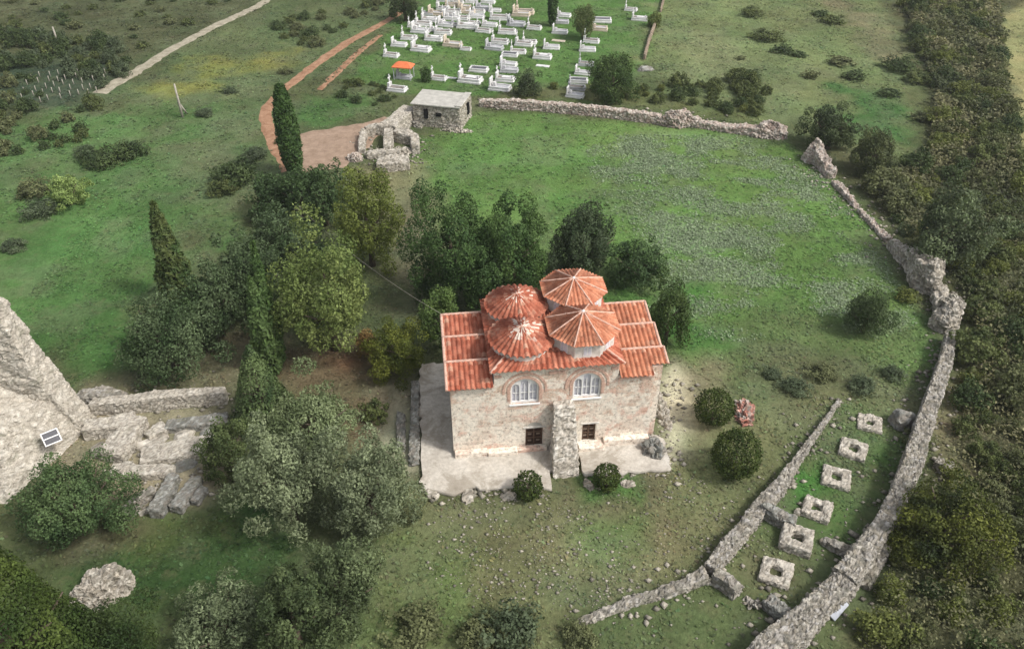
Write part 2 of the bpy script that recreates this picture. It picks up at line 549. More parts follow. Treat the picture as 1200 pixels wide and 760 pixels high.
def rubble(me_bm, name, mat=M_STONE, parent=None, size=0.34, amp=0.09, pal=STONES, seed=0, rough=0.0, vox=None, joint_col=None):
    bm = me_bm
    bmesh.ops.remove_doubles(bm, verts=bm.verts, dist=0.01)
    bmesh.ops.recalc_face_normals(bm, faces=bm.faces)
    tmp = bpy.data.meshes.new('tmp')
    bm.to_mesh(tmp)
    bm.free()
    ob = bpy.data.objects.new('tmp', tmp)
    C.objects.link(ob)
    md = ob.modifiers.new('remesh', 'REMESH')
    md.mode = 'VOXEL'
    md.voxel_size = vox or max(0.07, size * 0.36)
    ev = ob.evaluated_get(bpy.context.evaluated_depsgraph_get())
    me2 = bpy.data.meshes.new_from_object(ev)
    bpy.data.objects.remove(ob)
    bpy.data.meshes.remove(tmp)
    bm = bmesh.new()
    bm.from_mesh(me2)
    bpy.data.meshes.remove(me2)
    bmesh.ops.recalc_face_normals(bm, faces=bm.faces)
    bm.normal_update()
    cols = {}
    off = Vector((seed * 17.3, seed * 5.1, seed * 3.7))
    newco = []
    for v in bm.verts:
        p = v.co
        q = (p + off) / size
        q = Vector((q.x, q.y, q.z * 1.35))
        q = q * (1.0 if mnoise.noise(p * 0.7 + off) > -0.08 else 1.7) + Vector((mnoise.noise(p * 2.1), mnoise.noise(p * 2.1 + off), 0)) * 0.25
        d, pts = mnoise.voronoi(q)
        e = min(1.0, (d[1] - d[0]) * 3.2)              # 0 in the joints, 1 on the stone
        key = pts[0]
        rnd = mnoise.cell(key * 7.7 + Vector((0.31, 0.47, 0.11)))
        h = (e - 0.6) * amp * 0.8 + (rnd - 0.4) * amp * 0.8
        if rough:
            h += (mnoise.noise(p * 0.8 + off) * 1.0 + mnoise.noise(p * 1.9 + off) * 0.5) * rough
        c = Vector(pal[int(abs(rnd) * 997) % len(pal)])
        c = c.lerp(Vector(joint_col) if joint_col else JOINT_COL, 0.85 * (1 - min(1, e * 1.3 + 0.1)))  # vertex colour goes darker in the joints between the stones
        cols[v.index] = c
        newco.append(p + v.normal * h)
    for v, c in zip(bm.verts, newco):
        v.co = c
    bm.verts.index_update()
    me = bpy.data.meshes.new(name)
    bm.to_mesh(me)
    bm.free()
    a = me.color_attributes.new('Col', 'FLOAT_COLOR', 'POINT')
    arr = np.ones((len(me.vertices), 4), np.float32)
    for i in range(len(me.vertices)):
        arr[i, :3] = cols.get(i, (0.4, 0.37, 0.32))
    a.data.foreach_set('color', arr.ravel())
    me.materials.append(mat)
    return link(bpy.data.objects.new(name, me), parent)

def wall_bm(pts, res=0.17, closed=False, ragged=0.16, seed=0, batter=0.06, conform=False):
    """pts: (x, y, width, height[, z0]) along the wall; returns a bmesh tube of rectangular section"""
    P4 = [tuple(p) + (0.0,) * (5 - len(p)) for p in pts]
    if closed:
        P4 = P4 + [P4[0]]
    st = []                                             # stations
    for a, b in zip(P4[:-1], P4[1:]):
        L = math.hypot(b[0] - a[0], b[1] - a[1])
        n = max(1, int(L / res))
        for i in range(n):
            t = i / n
            st.append([a[k] + (b[k] - a[k]) * t for k in range(5)])
    if not closed:
        st.append(list(P4[-1]))
    n = len(st)
    bm = bmesh.new()
    rings = []
    for i, s_ in enumerate(st):
        if closed:
            p0, p1 = st[(i - 1) % n], st[(i + 1) % n]
        else:
            p0, p1 = st[max(i - 1, 0)], st[min(i + 1, n - 1)]
        t = Vector((p1[0] - p0[0], p1[1] - p0[1], 0))
        t = t.normalized() if t.length else Vector((1, 0, 0))
        nn = Vector((-t.y, t.x, 0))
        # mitre
        if closed or 0 < i < n - 1:
            d1 = Vector((s_[0] - p0[0], s_[1] - p0[1], 0)).normalized()
            k = max(0.6, t.dot(d1))
        else:
            k = 1.0
        wj = 1.0 + 0.16 * mnoise.noise(Vector((s_[0] * 0.5, s_[1] * 0.5, seed + 3.3)))
        w_ = s_[2] * wj / k
        h = s_[3]
        c = Vector((s_[0], s_[1], 0))
        z0 = s_[4] + (float(hgt(c.x, c.y)) if conform else 0.0) - 0.12
        ring = []
        nz = max(2, int(round(max(h, .3) / res)))
        nw = max(2, int(round(w_ / res)))
        rings_z = []
        for j in range(nz):                             # left side up
            f = j / nz
            q = c + nn * (w_ / 2) * (1 + batter * (1 - f))
            rings_z.append((q, f))
        for j in range(nw):
            f = j / nw
            q = c + nn * (w_ / 2) * (1 - 2 * f)
            rings_z.append((q, 1.0))
        for j in range(nz + 1):
            f = 1 - j / nz
            q = c - nn * (w_ / 2) * (1 + batter * (1 - f))
            rings_z.append((q, f))
        for q, f in rings_z:
            top = h + ragged * (mnoise.noise(Vector((q.x * 0.9, q.y * 0.9, seed))) * 1.2 + mnoise.noise(Vector((q.x * 2.6, q.y * 2.6, seed + 9))) * 0.7)
            ring.append(Vector((q.x, q.y, z0 + 0.12 * (f > 0) + max(0.1, top) * f)))
        rings.append(ring)
    # rings may have different lengths: resample to the longest
    m = max(len(r) for r in rings)
    def resample(r):
        if len(r) == m:
            return r
        out = []
        for i in range(m):
            u = i * (len(r) - 1) / (m - 1)
            a = int(u)
            b = min(a + 1, len(r) - 1)
            out.append(r[a].lerp(r[b], u - a))
        return out
    V = [[bm.verts.new(p) for p in resample(r)] for r in rings]
    for i in range(n if closed else n - 1):
        A, B = V[i], V[(i + 1) % n]
        for j in range(m - 1):
            bm.faces.new((A[j], B[j], B[j + 1], A[j + 1]))
        bm.faces.new((A[m - 1], B[m - 1], B[0], A[0]))
    if not closed:
        for A, flip in ((V[0], False), (V[-1], True)):
            # cap the ends with strips joining left and right sides
            i, j = 0, m - 1
            while j - i > 1:
                if j - i == 2:
                    f = (A[i], A[i + 1], A[j])
                else:
                    f = (A[i], A[i + 1], A[j - 1], A[j])
                bm.faces.new(f if flip else tuple(reversed(f)))
                i += 1
                j -= 1
    return bm

def stone_wall(label, pts, cat='ruined wall', name='stone_wall', pal=STONES, size=0.34, amp=0.09, seed=1, ragged=0.16, group=None, closed=False, res=0.17, rough=0.0):
    bm = wall_bm(pts, res, closed, ragged, seed, conform=True)
    return tag(rubble(bm, name, size=size, amp=amp, pal=pal, seed=seed, rough=rough), label, cat, group)

def hexa_bm(c8, res=0.18):
    """c8: bottom 4 (ccw) then top 4; every face gridded"""
    bm = bmesh.new()
    v = [Vector(p) for p in c8]
    vv = [bm.verts.new(p) for p in v]
    for f in ((0, 1, 5, 4), (1, 2, 6, 5), (2, 3, 7, 6), (3, 0, 4, 7), (4, 5, 6, 7), (3, 2, 1, 0)):
        bm.faces.new([vv[i] for i in f])
    return bm

def heap_bm(cx, cy, rx, ry, h, rz=0.0, res=0.16, pw=0.8, seed=0):
    """rubble heap: a low dome on an uneven oval"""
    bm = bmesh.new()
    nr, na = max(5, int(max(rx, ry) / res)), max(20, int(6.3 * max(rx, ry) / res / 1.3))
    z0 = float(hgt(cx, cy))
    top = bm.verts.new((cx, cy, z0 + h))
    prev = None
    for i in range(1, nr + 1):
        f = i / nr
        ring = []
        for k in range(na):
            a = 2 * math.pi * k / na
            rr = 1 + 0.22 * mnoise.noise(Vector((math.cos(a) * 1.3, math.sin(a) * 1.3, seed + .5)))
            lx, ly = rx * f * rr * math.cos(a), ry * f * rr * math.sin(a)
            x = cx + lx * math.cos(rz) - ly * math.sin(rz)
            y = cy + lx * math.sin(rz) + ly * math.cos(rz)
            zz = h * (1 - f * f) ** pw * (1 + 0.35 * mnoise.noise(Vector((x * .9, y * .9, seed))))
            ring.append(bm.verts.new((x, y, z0 + zz - (0.15 if i == nr else 0))))
        for k in range(na):
            if prev is None:
                bm.faces.new((top, ring[k], ring[(k + 1) % na]))
            else:
                bm.faces.new((prev[k], ring[k], ring[(k + 1) % na], prev[(k + 1) % na]))
        prev = ring
    bm.faces.new(list(reversed(prev)))
    return bm

# ------------------------------------------------------------------ foliage
def leaf_cloud(pts, nrm, size, col, rng, jitter=0.8, stretch=1.0, up=None):
    """one quad per point, roughly facing nrm; returns verts and colours"""
    n = len(pts)
    d = nrm + rng.normal(0, jitter, (n, 3))
    d /= np.linalg.norm(d, axis=1, keepdims=True) + 1e-9
    ref = rng.normal(0, 1, (n, 3)) if up is None else np.tile(np.array(up, float), (n, 1)) + rng.normal(0, 0.25, (n, 3))
    a = np.cross(d, ref)
    a /= np.linalg.norm(a, axis=1, keepdims=True) + 1e-9
    b = np.cross(d, a)
    s = (size * rng.uniform(0.6, 1.35, n))[:, None]
    a, b = a * s * 0.5, b * s * 0.5 * stretch
    q = np.empty((n, 4, 3))
    k = rng.uniform(-0.3, 0.3, (n, 1))
    q[:, 0] = pts - b * 1.25
    q[:, 1] = pts + a * 0.8 - b * k
    q[:, 2] = pts + b * 1.25
    q[:, 3] = pts - a * 0.8 + b * k
    return q.reshape(-1, 3)

def clump_noise(p, sc, seed):
    return 0.5 * vnoise(p[:, 0] / sc + p[:, 2] / sc * .7, p[:, 1] / sc - p[:, 2] / sc * .4, seed) + 0.5 * vnoise(p[:, 2] / sc + 3.1, p[:, 0] / sc + p[:, 1] / sc, seed + 1)

def colour_leaves(p, col, col2, rng, sc, seed, spread=0.28):
    """leaf colours vary from clump to clump and leaf to leaf"""
    t = np.clip((clump_noise(p, sc, seed) - 0.5) * 2.0 + 0.5, 0, 1)[:, None]
    c = (np.array(col) * (1 - t) + np.array(col2) * t) * np.array((1.24, 1.46, 1.04))
    return np.clip(c * rng.uniform(1 - spread, 1 + spread * 1.3, (len(p), 1)), 0.004, 0.9)

def crown_mesh(name, kind, rx, rz, seed, col, col2, leaf=0.27, dens=1.0):
    """crown centred on the origin: horizontal radius rx, vertical radius rz"""
    rng = np.random.default_rng(seed)
    up, stretch, jit = None, 1.0, 0.75
    if kind in ('broad', 'olive', 'shrub'):
        nl = {'broad': 60, 'olive': 64, 'shrub': 30}[kind]
        lr = {'broad': 0.23, 'olive': 0.22, 'shrub': 0.32}[kind]
        pts, nrm = [], []
        area = 4 * math.pi * ((rx * rx + 2 * rx * rz) / 3)
        tot = int(area / leaf ** 2 * {'broad': 2.7, 'olive': 2.1, 'shrub': 2.6}[kind] * dens)
        # lobes over the surface of an uneven ellipsoid
        k = np.arange(nl) + 0.5
        ph = np.arccos(1 - 2 * k / nl)
        th = np.pi * (1 + 5 ** .5) * k + rng.uniform(0, 6.28)
        dirs = np.stack([np.cos(th) * np.sin(ph), np.sin(th) * np.sin(ph), np.cos(ph)], 1)
        dirs += rng.normal(0, 0.12, dirs.shape)
        keep = dirs[:, 2] > -0.75
        dirs = dirs[keep]
        rad = rng.uniform(0.42, 0.98, (len(dirs), 1))
        warp = 0.72 + 0.56 * vnoise(dirs[:, 0] * 1.5 + 7, dirs[:, 1] * 1.5 + dirs[:, 2] * 1.2, seed + 40)
        cen = dirs * rad * warp[:, None] * 1.05
        lrs = lr * rng.uniform(0.65, 1.35, len(dirs))
        wgt = lrs ** 2 / (lrs ** 2).sum()
        for c_, r_, w_ in zip(cen, lrs, wgt):
            m = int(tot * w_)
            d = rng.normal(0, 1, (m, 3))
            d /= np.linalg.norm(d, axis=1, keepdims=True)
            rr = r_ * (rng.uniform(0, 1, (m, 1)) ** 0.33 * 0.62 + 0.4)
            rr *= 1 + 0.25 * (rng.uniform(0, 1, (m, 1)) > 0.93)
            pp = c_ + d * rr
            ins = np.linalg.norm(pp, axis=1) > 0.38
            pts.append(pp[ins])
            nrm.append((d * 0.8 + c_ * 0.8)[ins])
        pts, nrm = np.concatenate(pts), np.concatenate(nrm)
        pts -= np.array([np.median(pts[:, 0]), np.median(pts[:, 1]), 0])
        pts /= np.array([np.percentile(np.hypot(pts[:, 0], pts[:, 1]), 97)] * 2 + [np.percentile(np.abs(pts[:, 2]), 97.5)])
        pts = pts * np.array([rx, rx, rz])
        nrm /= np.linalg.norm(nrm, axis=1, keepdims=True) + 1e-9
        if kind == 'olive':
            stretch, jit = 1.3, 0.9
    else:
        # conifers: vertical profile with upward sprays
        area = 2 * math.pi * rx * rz * 2 * (0.62 if kind == 'cone' else 0.85)
        tot = int(area / leaf ** 2 * 2.6 * dens)
        t = rng.uniform(0, 1, tot)
        if kind == 'cone':
            t = 1 - np.sqrt(rng.uniform(0, 1, tot))
            prof = np.minimum(1.0, (1 - t) ** 0.8 * 1.05) * np.minimum(1, 0.75 + t * 2.2)
        elif kind == 'shaggy':
            t = t ** 1.25
            prof = (1 - t ** 1.7) ** 0.75 * (0.8 + 0.2 * np.sin(t * 3))
        else:
            prof = np.sin(np.pi * np.clip(t * 0.94 + 0.04, 0, 1)) ** 0.42 * (1 - 0.25 * t)
        th = rng.uniform(0, 2 * np.pi, tot)
        z = (t * 2 - 1) * rz
        lump = vnoise(th * 2.2 + 0 * t, z / rx * (0.9 if kind != 'column' else 0.45), seed) * 0.6 + vnoise(np.cos(th) * 3 + 9, np.sin(th) * 3 + z / rx * 1.6, seed + 4) * 0.4
        am = {'cone': 0.55, 'shaggy': 0.6, 'column': 0.3}[kind]
        rr = rx * prof * (1 - am / 2 + am * lump) * (0.62 + 0.4 * rng.uniform(0, 1, tot) ** 0.5)
        pts = np.stack([rr * np.cos(th), rr * np.sin(th), z], 1)
        nrm = np.stack([np.cos(th), np.sin(th), 0.35 + 0 * t], 1)
        up, stretch, jit = (0, 0, 1), 1.0, 0.55
        stretch = 1.0
        # sprays point upwards
        a = leaf_cloud(pts, nrm, leaf, None, rng, jit, 1.7 if kind != 'cone' else 1.2, None)
        cols = colour_leaves(pts, col, col2, rng, rx * 0.35, seed)
        n = len(pts)
        return np_mesh(name, a, np.arange(4 * n), np.full(n, 4), M_LEAF, cols)
    q = leaf_cloud(pts, nrm, leaf, None, rng, jit, stretch, up)
    cols = colour_leaves(pts, col, col2, rng, max(rx * 0.3, 0.5), seed)
    n = len(pts)
    return np_mesh(name, q, np.arange(4 * n), np.full(n, 4), M_LEAF, cols)

def trunk_obj(h, r, parent, seed, limbs=5, spread=0.5):
    rnd = random.Random(seed)
    bm = bmesh.new()
    add_tube(bm, [(0, 0, -0.3), (0.03, 0, h * 0.3), (rnd.uniform(-.1, .1) * h * .3, rnd.uniform(-.1, .1) * h * .3, h * 0.65), (0, 0, h * 0.95)], [r * 1.35, r, r * 0.7, r * 0.2], 8)
    for k in range(limbs):
        a = k * 2.4 + rnd.uniform(0, 1)
        z0 = h * rnd.uniform(0.28, 0.6)
        L = spread * rnd.uniform(0.6, 1.0)
        add_tube(bm, [(0, 0, z0), (math.cos(a) * L * .5, math.sin(a) * L * .5, z0 + L * .35), (math.cos(a) * L, math.sin(a) * L, z0 + L * .85)], [r * .5, r * .35, r * .1], 6)
    return bm_obj('trunk', bm, M_BARK, parent, True)

DGREEN, DG2 = (0.03, 0.055, 0.022), (0.055, 0.09, 0.035)
OLIVE, OL2 = (0.06, 0.075, 0.045), (0.115, 0.13, 0.085)
LIGHTG, LG2 = (0.1, 0.13, 0.035), (0.17, 0.19, 0.065)

def tree(name, label, cat, box, kind, col, col2, seed, leaf=0.27, clear=0.5, dens=1.0, group=None, minr=0.0):
    """box = (cx, y0, y1, half width) of the crown as measured on the photograph; becomes a real place, width and height"""
    cx, y0, y1, hw = box
    cy = (y0 + y1) / 2
    zc = 2.0
    for _ in range(6):
        s = pxscale(cx, cy, zc)
        rx = hw / s * (1.12 if kind in ('broad', 'olive') else 1.0)
        v = math.atan2((cy - 380), FPX) + PITCH
        hp = (y1 - y0) / 2 / s
        rz = math.sqrt(max(hp * hp - (rx * math.sin(v)) ** 2, (0.62 * rx * math.cos(v)) ** 2)) / math.cos(v)
        zc = rz * 0.88 + clear
    x, y = P(cx, cy, zc)
    g = float(hgt(x, y))
    t = thing(name, label, cat, (x, y, g), random.Random(seed).uniform(0, 6.28), group)
    me = crown_mesh('crown', kind, rx, rz, seed, col, col2, leaf * (0.62 if cy > 380 else 0.72), dens)
    cr = link(bpy.data.objects.new('crown', me), t)
    cr.location = (0, 0, zc)
    trunk_obj(zc + rz * 0.5, max(0.07, rx * 0.075), t, seed, 6, rx * 0.75)
    return t

def cypress(label, base, topx, hw, kind, col, col2, seed, leaf=0.26, name='cypress_tree', extra=None):
    h = height_for(base[0], base[1], topx)
    p = G(*base)
    rx = hw / pxscale(base[0], base[1], h / 2)
    t = thing(name, label, 'cypress', p, 0.3 * seed)
    me = crown_mesh('crown', kind, rx, h / 2 * 0.985, seed, col, col2, leaf, 1.25)
    cr = link(bpy.data.objects.new('crown', me), t)
    cr.location = (0, 0, h / 2 + 0.25)
    trunk_obj(h * 0.85, max(0.1, rx * 0.14), t, seed, 4, rx * 0.4)
    return t

# ------------------------------------------------------------------ GROUND
def poly_px(pts):
    return np.array([P(*p) for p in pts])

def sdist(X, Y, poly):
    """signed distance (negative inside), numpy"""
    d = np.full(X.shape, 1e9)
    ins = np.zeros(X.shape, bool)
    n = len(poly)
    for i in range(n):
        a, b = poly[i], poly[(i + 1) % n]
        ex, ey = b - a
        wx, wy = X - a[0], Y - a[1]
        t = np.clip((wx * ex + wy * ey) / (ex * ex + ey * ey + 1e-9), 0, 1)
        d = np.minimum(d, np.hypot(wx - t * ex, wy - t * ey))
        c = ((a[1] > Y) != (b[1] > Y)) & (X < (b[0] - a[0]) * (Y - a[1]) / (b[1] - a[1] + 1e-12) + a[0])
        ins ^= c
    return np.where(ins, -d, d)

def axis(lo, hi, step, far):
    core = np.arange(lo, hi + 1e-6, step)
    out, s, v = [], step, hi
    while v < far:
        s *= 1.35
        v += s
        out.append(v)
    pre, s, v = [], step, lo
    while v > -far:
        s *= 1.35
        v -= s
        pre.append(v)
    return np.concatenate([pre[::-1], core, out])

ZONES = []     # (polygon px, colour, blend width m, edge noise m, strength)
def zone(pts, col, blend=2.0, edge=2.0, k=1.0):
    ZONES.append((poly_px(pts), np.array(col), blend, edge, k))

G_BASE = (0.078, 0.1, 0.042)
G_BRIGHT = (0.085, 0.15, 0.038)
G_DARK = (0.04, 0.085, 0.026)
SCRUB = (0.062, 0.068, 0.036)
DRY = (0.145, 0.125, 0.072)
SOIL = (0.12, 0.085, 0.055)
PINK = (0.32, 0.22, 0.155)
# upper left country
zone([(-100, -60), (330, -60), (330, 0), (115, 112), (0, 150), (-120, 190)], SCRUB, 4, 5)
zone([(-50, 70), (110, 60), (150, 100), (90, 125), (-60, 135)], (0.04, 0.058, 0.04), 4, 4)
zone([(120, 110), (320, 5), (470, -40), (480, 20), (400, 60), (320, 120), (180, 150)], (0.075, 0.098, 0.045), 3, 4)
zone([(185, 105), (250, 72), (330, 60), (320, 78), (240, 108), (195, 118)], (0.145, 0.145, 0.034), 4, 6, 0.9)
zone([(-60, 150), (210, 120), (300, 140), (315, 205), (260, 250), (180, 330), (100, 420), (60, 440), (-80, 420)], (0.066, 0.122, 0.04), 4, 5)
zone([(190, 150), (300, 140), (310, 230), (210, 230)], (0.085, 0.1, 0.055), 5, 6, 0.8)
zone([(20, 230), (180, 220), (230, 300), (120, 420), (0, 360)], (0.055, 0.125, 0.034), 5, 6, 0.8)
zone([(355, 110), (430, 110), (440, 130), (380, 150), (350, 140)], (0.055, 0.11, 0.033), 2, 2)
zone([(20, 400), (140, 310), (180, 330), (150, 430), (100, 450), (60, 440)], (0.048, 0.11, 0.03), 3, 3)
# cemetery lawn
zone([(405, 95), (480, 20), (530, -40), (790, -40), (770, 60), (700, 122), (480, 112)], (0.066, 0.13, 0.034), 1.5, 2.5)
zone([(560, 120), (700, 118), (790, 130), (920, 150), (930, 140), (790, 112), (690, 100), (600, 105)], (0.09, 0.1, 0.04), 1.5, 1.5)
# field beyond the back wall
zone([(780, -60), (960, -60), (1060, 40), (1090, 110), (1070, 190), (960, 150), (790, 118), (760, 70)], (0.115, 0.138, 0.06), 3, 5)
zone([(780, 30), (860, 45), (900, 110), (800, 100)], (0.15, 0.16, 0.085), 5, 6, 0.7)
zone([(975, 100), (1060, 110), (1075, 170), (1000, 160)], (0.05, 0.115, 0.035), 3, 4)
zone([(960, -10), (1040, 20), (1060, 80), (1010, 60)], (0.15, 0.125, 0.08), 3, 4, 0.8)
# thicket floor and the tan field at the right
zone([(1000, -60), (1260, -60), (1300, 900), (960, 900), (1040, 640), (1110, 480), (1130, 380), (1060, 290), (1010, 240), (960, 170), (1075, 190), (1090, 110), (1060, 40)], (0.07, 0.068, 0.036), 2.5, 3)
zone([(1172, 20), (1260, -20), (1300, 300), (1212, 230), (1190, 150)], (0.2, 0.18, 0.085), 1.2, 0.8)
zone([(1085, 500), (1140, 420), (1160, 480), (1110, 560)], (0.16, 0.12, 0.08), 2, 3, 0.8)
# enclosure meadow
zone([(470, 205), (560, 128), (800, 150), (925, 162), (1000, 240), (1080, 345), (1098, 425), (1010, 470), (860, 440), (790, 410), (720, 350), (640, 300), (470, 265)], G_BRIGHT, 1.5, 1.6)
zone([(490, 165), (600, 140), (700, 190), (690, 270), (600, 260), (480, 230)], (0.072, 0.14, 0.036), 4, 5, 0.7)
zone([(790, 405), (900, 350), (1090, 390), (1090, 430), (1000, 470), (860, 440)], (0.085, 0.115, 0.045), 3, 4, 0.8)
zone([(880, 430), (1000, 420), (1060, 470), (985, 480), (900, 480)], (0.095, 0.1, 0.055), 3, 3, 0.9)
zone([(700, 330), (830, 330), (830, 400), (740, 400)], (0.05, 0.135, 0.028), 2, 3, 0.8)
# yard before the church
zone([(455, 560), (640, 560), (830, 480), (985, 470), (900, 580), (830, 660), (680, 730), (640, 800), (420, 800)], (0.112, 0.112, 0.055), 2, 2)
zone([(560, 600), (860, 590), (850, 640), (720, 690), (560, 680)], (0.138, 0.122, 0.07), 4, 5, 0.75)
zone([(630, 560), (800, 545), (860, 600), (700, 600)], (0.12, 0.1, 0.065), 3, 4, 0.6)
zone([(455, 590), (560, 650), (560, 730), (450, 740)], (0.072, 0.115, 0.034), 4, 4, 0.8)
zone([(680, 560), (740, 555), (745, 580), (690, 585)], (0.06, 0.13, 0.03), 1, 1.2, 0.9)
zone([(690, 620), (745, 615), (740, 650), (700, 655)], (0.062, 0.125, 0.032), 2, 2, 0.7)
# pale ground on the right side of the church
zone([(770, 440), (790, 420), (812, 445), (818, 500), (795, 545), (770, 550)], (0.36, 0.31, 0.25), 1.0, 1.2)
zone([(800, 440), (835, 430), (845, 520), (800, 550)], (0.17, 0.14, 0.095), 2, 2, 0.8)
# between the two walls
zone([(985, 472), (1075, 500), (1060, 590), (1000, 670), (930, 740), (880, 770), (740, 770), (680, 735), (830, 665), (900, 585)], (0.075, 0.1, 0.042), 1.0, 1.0)
zone([(925, 545), (965, 540), (975, 570), (930, 590)], (0.045, 0.13, 0.025), 1, 1.2, 0.9)
zone([(1020, 510), (1065, 515), (1050, 550), (1010, 540)], (0.055, 0.13, 0.028), 1.5, 1.5, 0.9)
zone([(975, 580), (1040, 570), (1000, 630), (960, 620)], (0.055, 0.12, 0.03), 1.5, 1.5, 0.8)
zone([(870, 640), (930, 655), (960, 690), (890, 700), (850, 670)], (0.1, 0.095, 0.055), 2, 2, 0.8)
# left of the church, under the trees
zone([(330, 400), (470, 385), (500, 430), (495, 560), (440, 560), (330, 470), (260, 440)], SOIL, 2, 2)
zone([(380, 420), (440, 405), (470, 420), (400, 440)], (0.2, 0.095, 0.055), 1.5, 1.5, 0.8)
zone([(430, 440), (495, 430), (495, 560), (460, 560), (440, 500)], (0.26, 0.24, 0.19), 1.5, 1.5, 0.9)
zone([(440, 230), (500, 225), (520, 340), (490, 400), (440, 330)], (0.105, 0.085, 0.062), 3, 3, 0.9)
zone([(405, 205), (500, 190), (510, 225), (440, 240)], (0.15, 0.14, 0.08), 2, 2, 0.9)
zone([(95, 450), (270, 395), (330, 400), (300, 470), (105, 478)], (0.125, 0.105, 0.07), 1.5, 2)
# archaeological site
zone([(60, 495), (130, 478), (275, 470), (280, 560), (240, 600), (140, 612), (60, 560)], (0.2, 0.165, 0.125), 1.0, 0.8)
# lower left lawn
zone([(60, 640), (140, 608), (240, 590), (340, 560), (360, 640), (300, 700), (170, 720), (60, 700)], (0.036, 0.075, 0.024), 2, 2)
zone([(150, 612), (250, 592), (260, 620), (170, 660)], (0.075, 0.1, 0.032), 2, 2, 0.9)
zone([(70, 640), (150, 600), (170, 620), (80, 660)], (0.11, 0.09, 0.06), 2, 2, 0.8)

MEAD = poly_px([(700, 160), (800, 158), (920, 172), (985, 240), (1045, 320), (1060, 380), (960, 395), (860, 400), (800, 370), (775, 290), (730, 230), (690, 195)])
def ground_colour(X, Y):
    base = np.empty(X.shape + (3,))
    t = fbm(X, Y, 14, 21, 4)[..., None]
    base[:] = np.array(G_BASE) * (1 - t) + np.array(SCRUB) * 1.1 * t
    wx = (fbm(X, Y, 4.5, 31, 4) - 0.5) * 2
    for poly, col, bl, ed, k in ZONES:
        lo, hi = poly.min(0) - 8, poly.max(0) + 8
        m = (X > lo[0]) & (X < hi[0]) & (Y > lo[1]) & (Y < hi[1])
        if not m.any():
            continue
        xs, ys = X[m], Y[m]
        d = sdist(xs, ys, poly) + wx[m] * ed * 1.4
        f = np.clip(0.5 - d / (bl * 2), 0, 1)
        f = (f * f * (3 - 2 * f) * k)[:, None]
        base[m] = base[m] * (1 - f) + col * f
    # grey green herbs in blotches, pale herbs in the upper meadow
    b1 = np.clip((fbm(X, Y, 3.2, 45, 5) - 0.5) * 5, 0, 1)[..., None] * (base.max(-1, keepdims=True) < 0.2)
    base = base * (1 - 0.38 * b1) + np.array((0.098, 0.112, 0.068)) * 0.38 * b1
    dm = sdist(X, Y, MEAD)
    b2 = np.clip(0.5 - dm / 5, 0, 1) * np.clip((fbm(X * .55 - Y * .35, Y * 1.0 + X * .3, 2.6, 71, 4) + .3 * (fbm(X, Y, 9, 75, 2) - .5) - 0.42) * 4.5, 0, 1)
    b2 = b2[..., None]
    base = base * (1 - 0.6 * b2) + np.array((0.175, 0.225, 0.135)) * 0.6 * b2
    v = fbm(X, Y, 7, 41, 4)
    g = base.mean(-1, keepdims=True)
    base = (g + (base - g) * 0.8) * np.array((1.2, 1.28, 1.05))
    base *= (0.72 + 0.56 * v)[..., None]
    hshift = (fbm(X, Y, 5, 51, 3) - 0.5)[..., None]
    base *= 1 + hshift * np.array([0.25, 0.0, 0.1])
    return np.clip(base, 0.006, 0.8)

xs = axis(-112, 112, 0.42, 2500)
ys = axis(14, 190, 0.42, 2500)
GX, GY = np.meshgrid(xs, ys)
GZ = hgt(GX, GY)
far = np.maximum(np.maximum(np.abs(GX) - 125, GY - 200), np.maximum(-GY - 30, 0))
GZ = np.where(far > 0, GZ * 0.3, GZ)
gc = ground_colour(GX, GY)
ny, nx = GX.shape
idx = np.arange(nx * ny).reshape(ny, nx)
quads = np.stack([idx[:-1, :-1], idx[:-1, 1:], idx[1:, 1:], idx[1:, :-1]], -1).reshape(-1, 4)
gme = bpy.data.meshes.new('ground')
gv = np.stack([GX, GY, GZ], -1).reshape(-1, 3)
gme.vertices.add(len(gv))
gme.vertices.foreach_set('co', gv.astype(np.float32).ravel())
gme.loops.add(quads.size)
gme.loops.foreach_set('vertex_index', quads.astype(np.int32).ravel())
gme.polygons.add(len(quads))
gme.polygons.foreach_set('loop_start', (np.arange(len(quads)) * 4).astype(np.int32))
gme.polygons.foreach_set('use_smooth', np.ones(len(quads), bool))
gme.update(calc_edges=True)
ga = gme.color_attributes.new('Col', 'FLOAT_COLOR', 'POINT')
g4 = np.ones((len(gv), 4), np.float32)
g4[:, :3] = gc.reshape(-1, 3)
ga.data.foreach_set('color', g4.ravel())
gme.materials.append(M_GROUND)
tag(link(bpy.data.objects.new('ground', gme)), kind='structure')

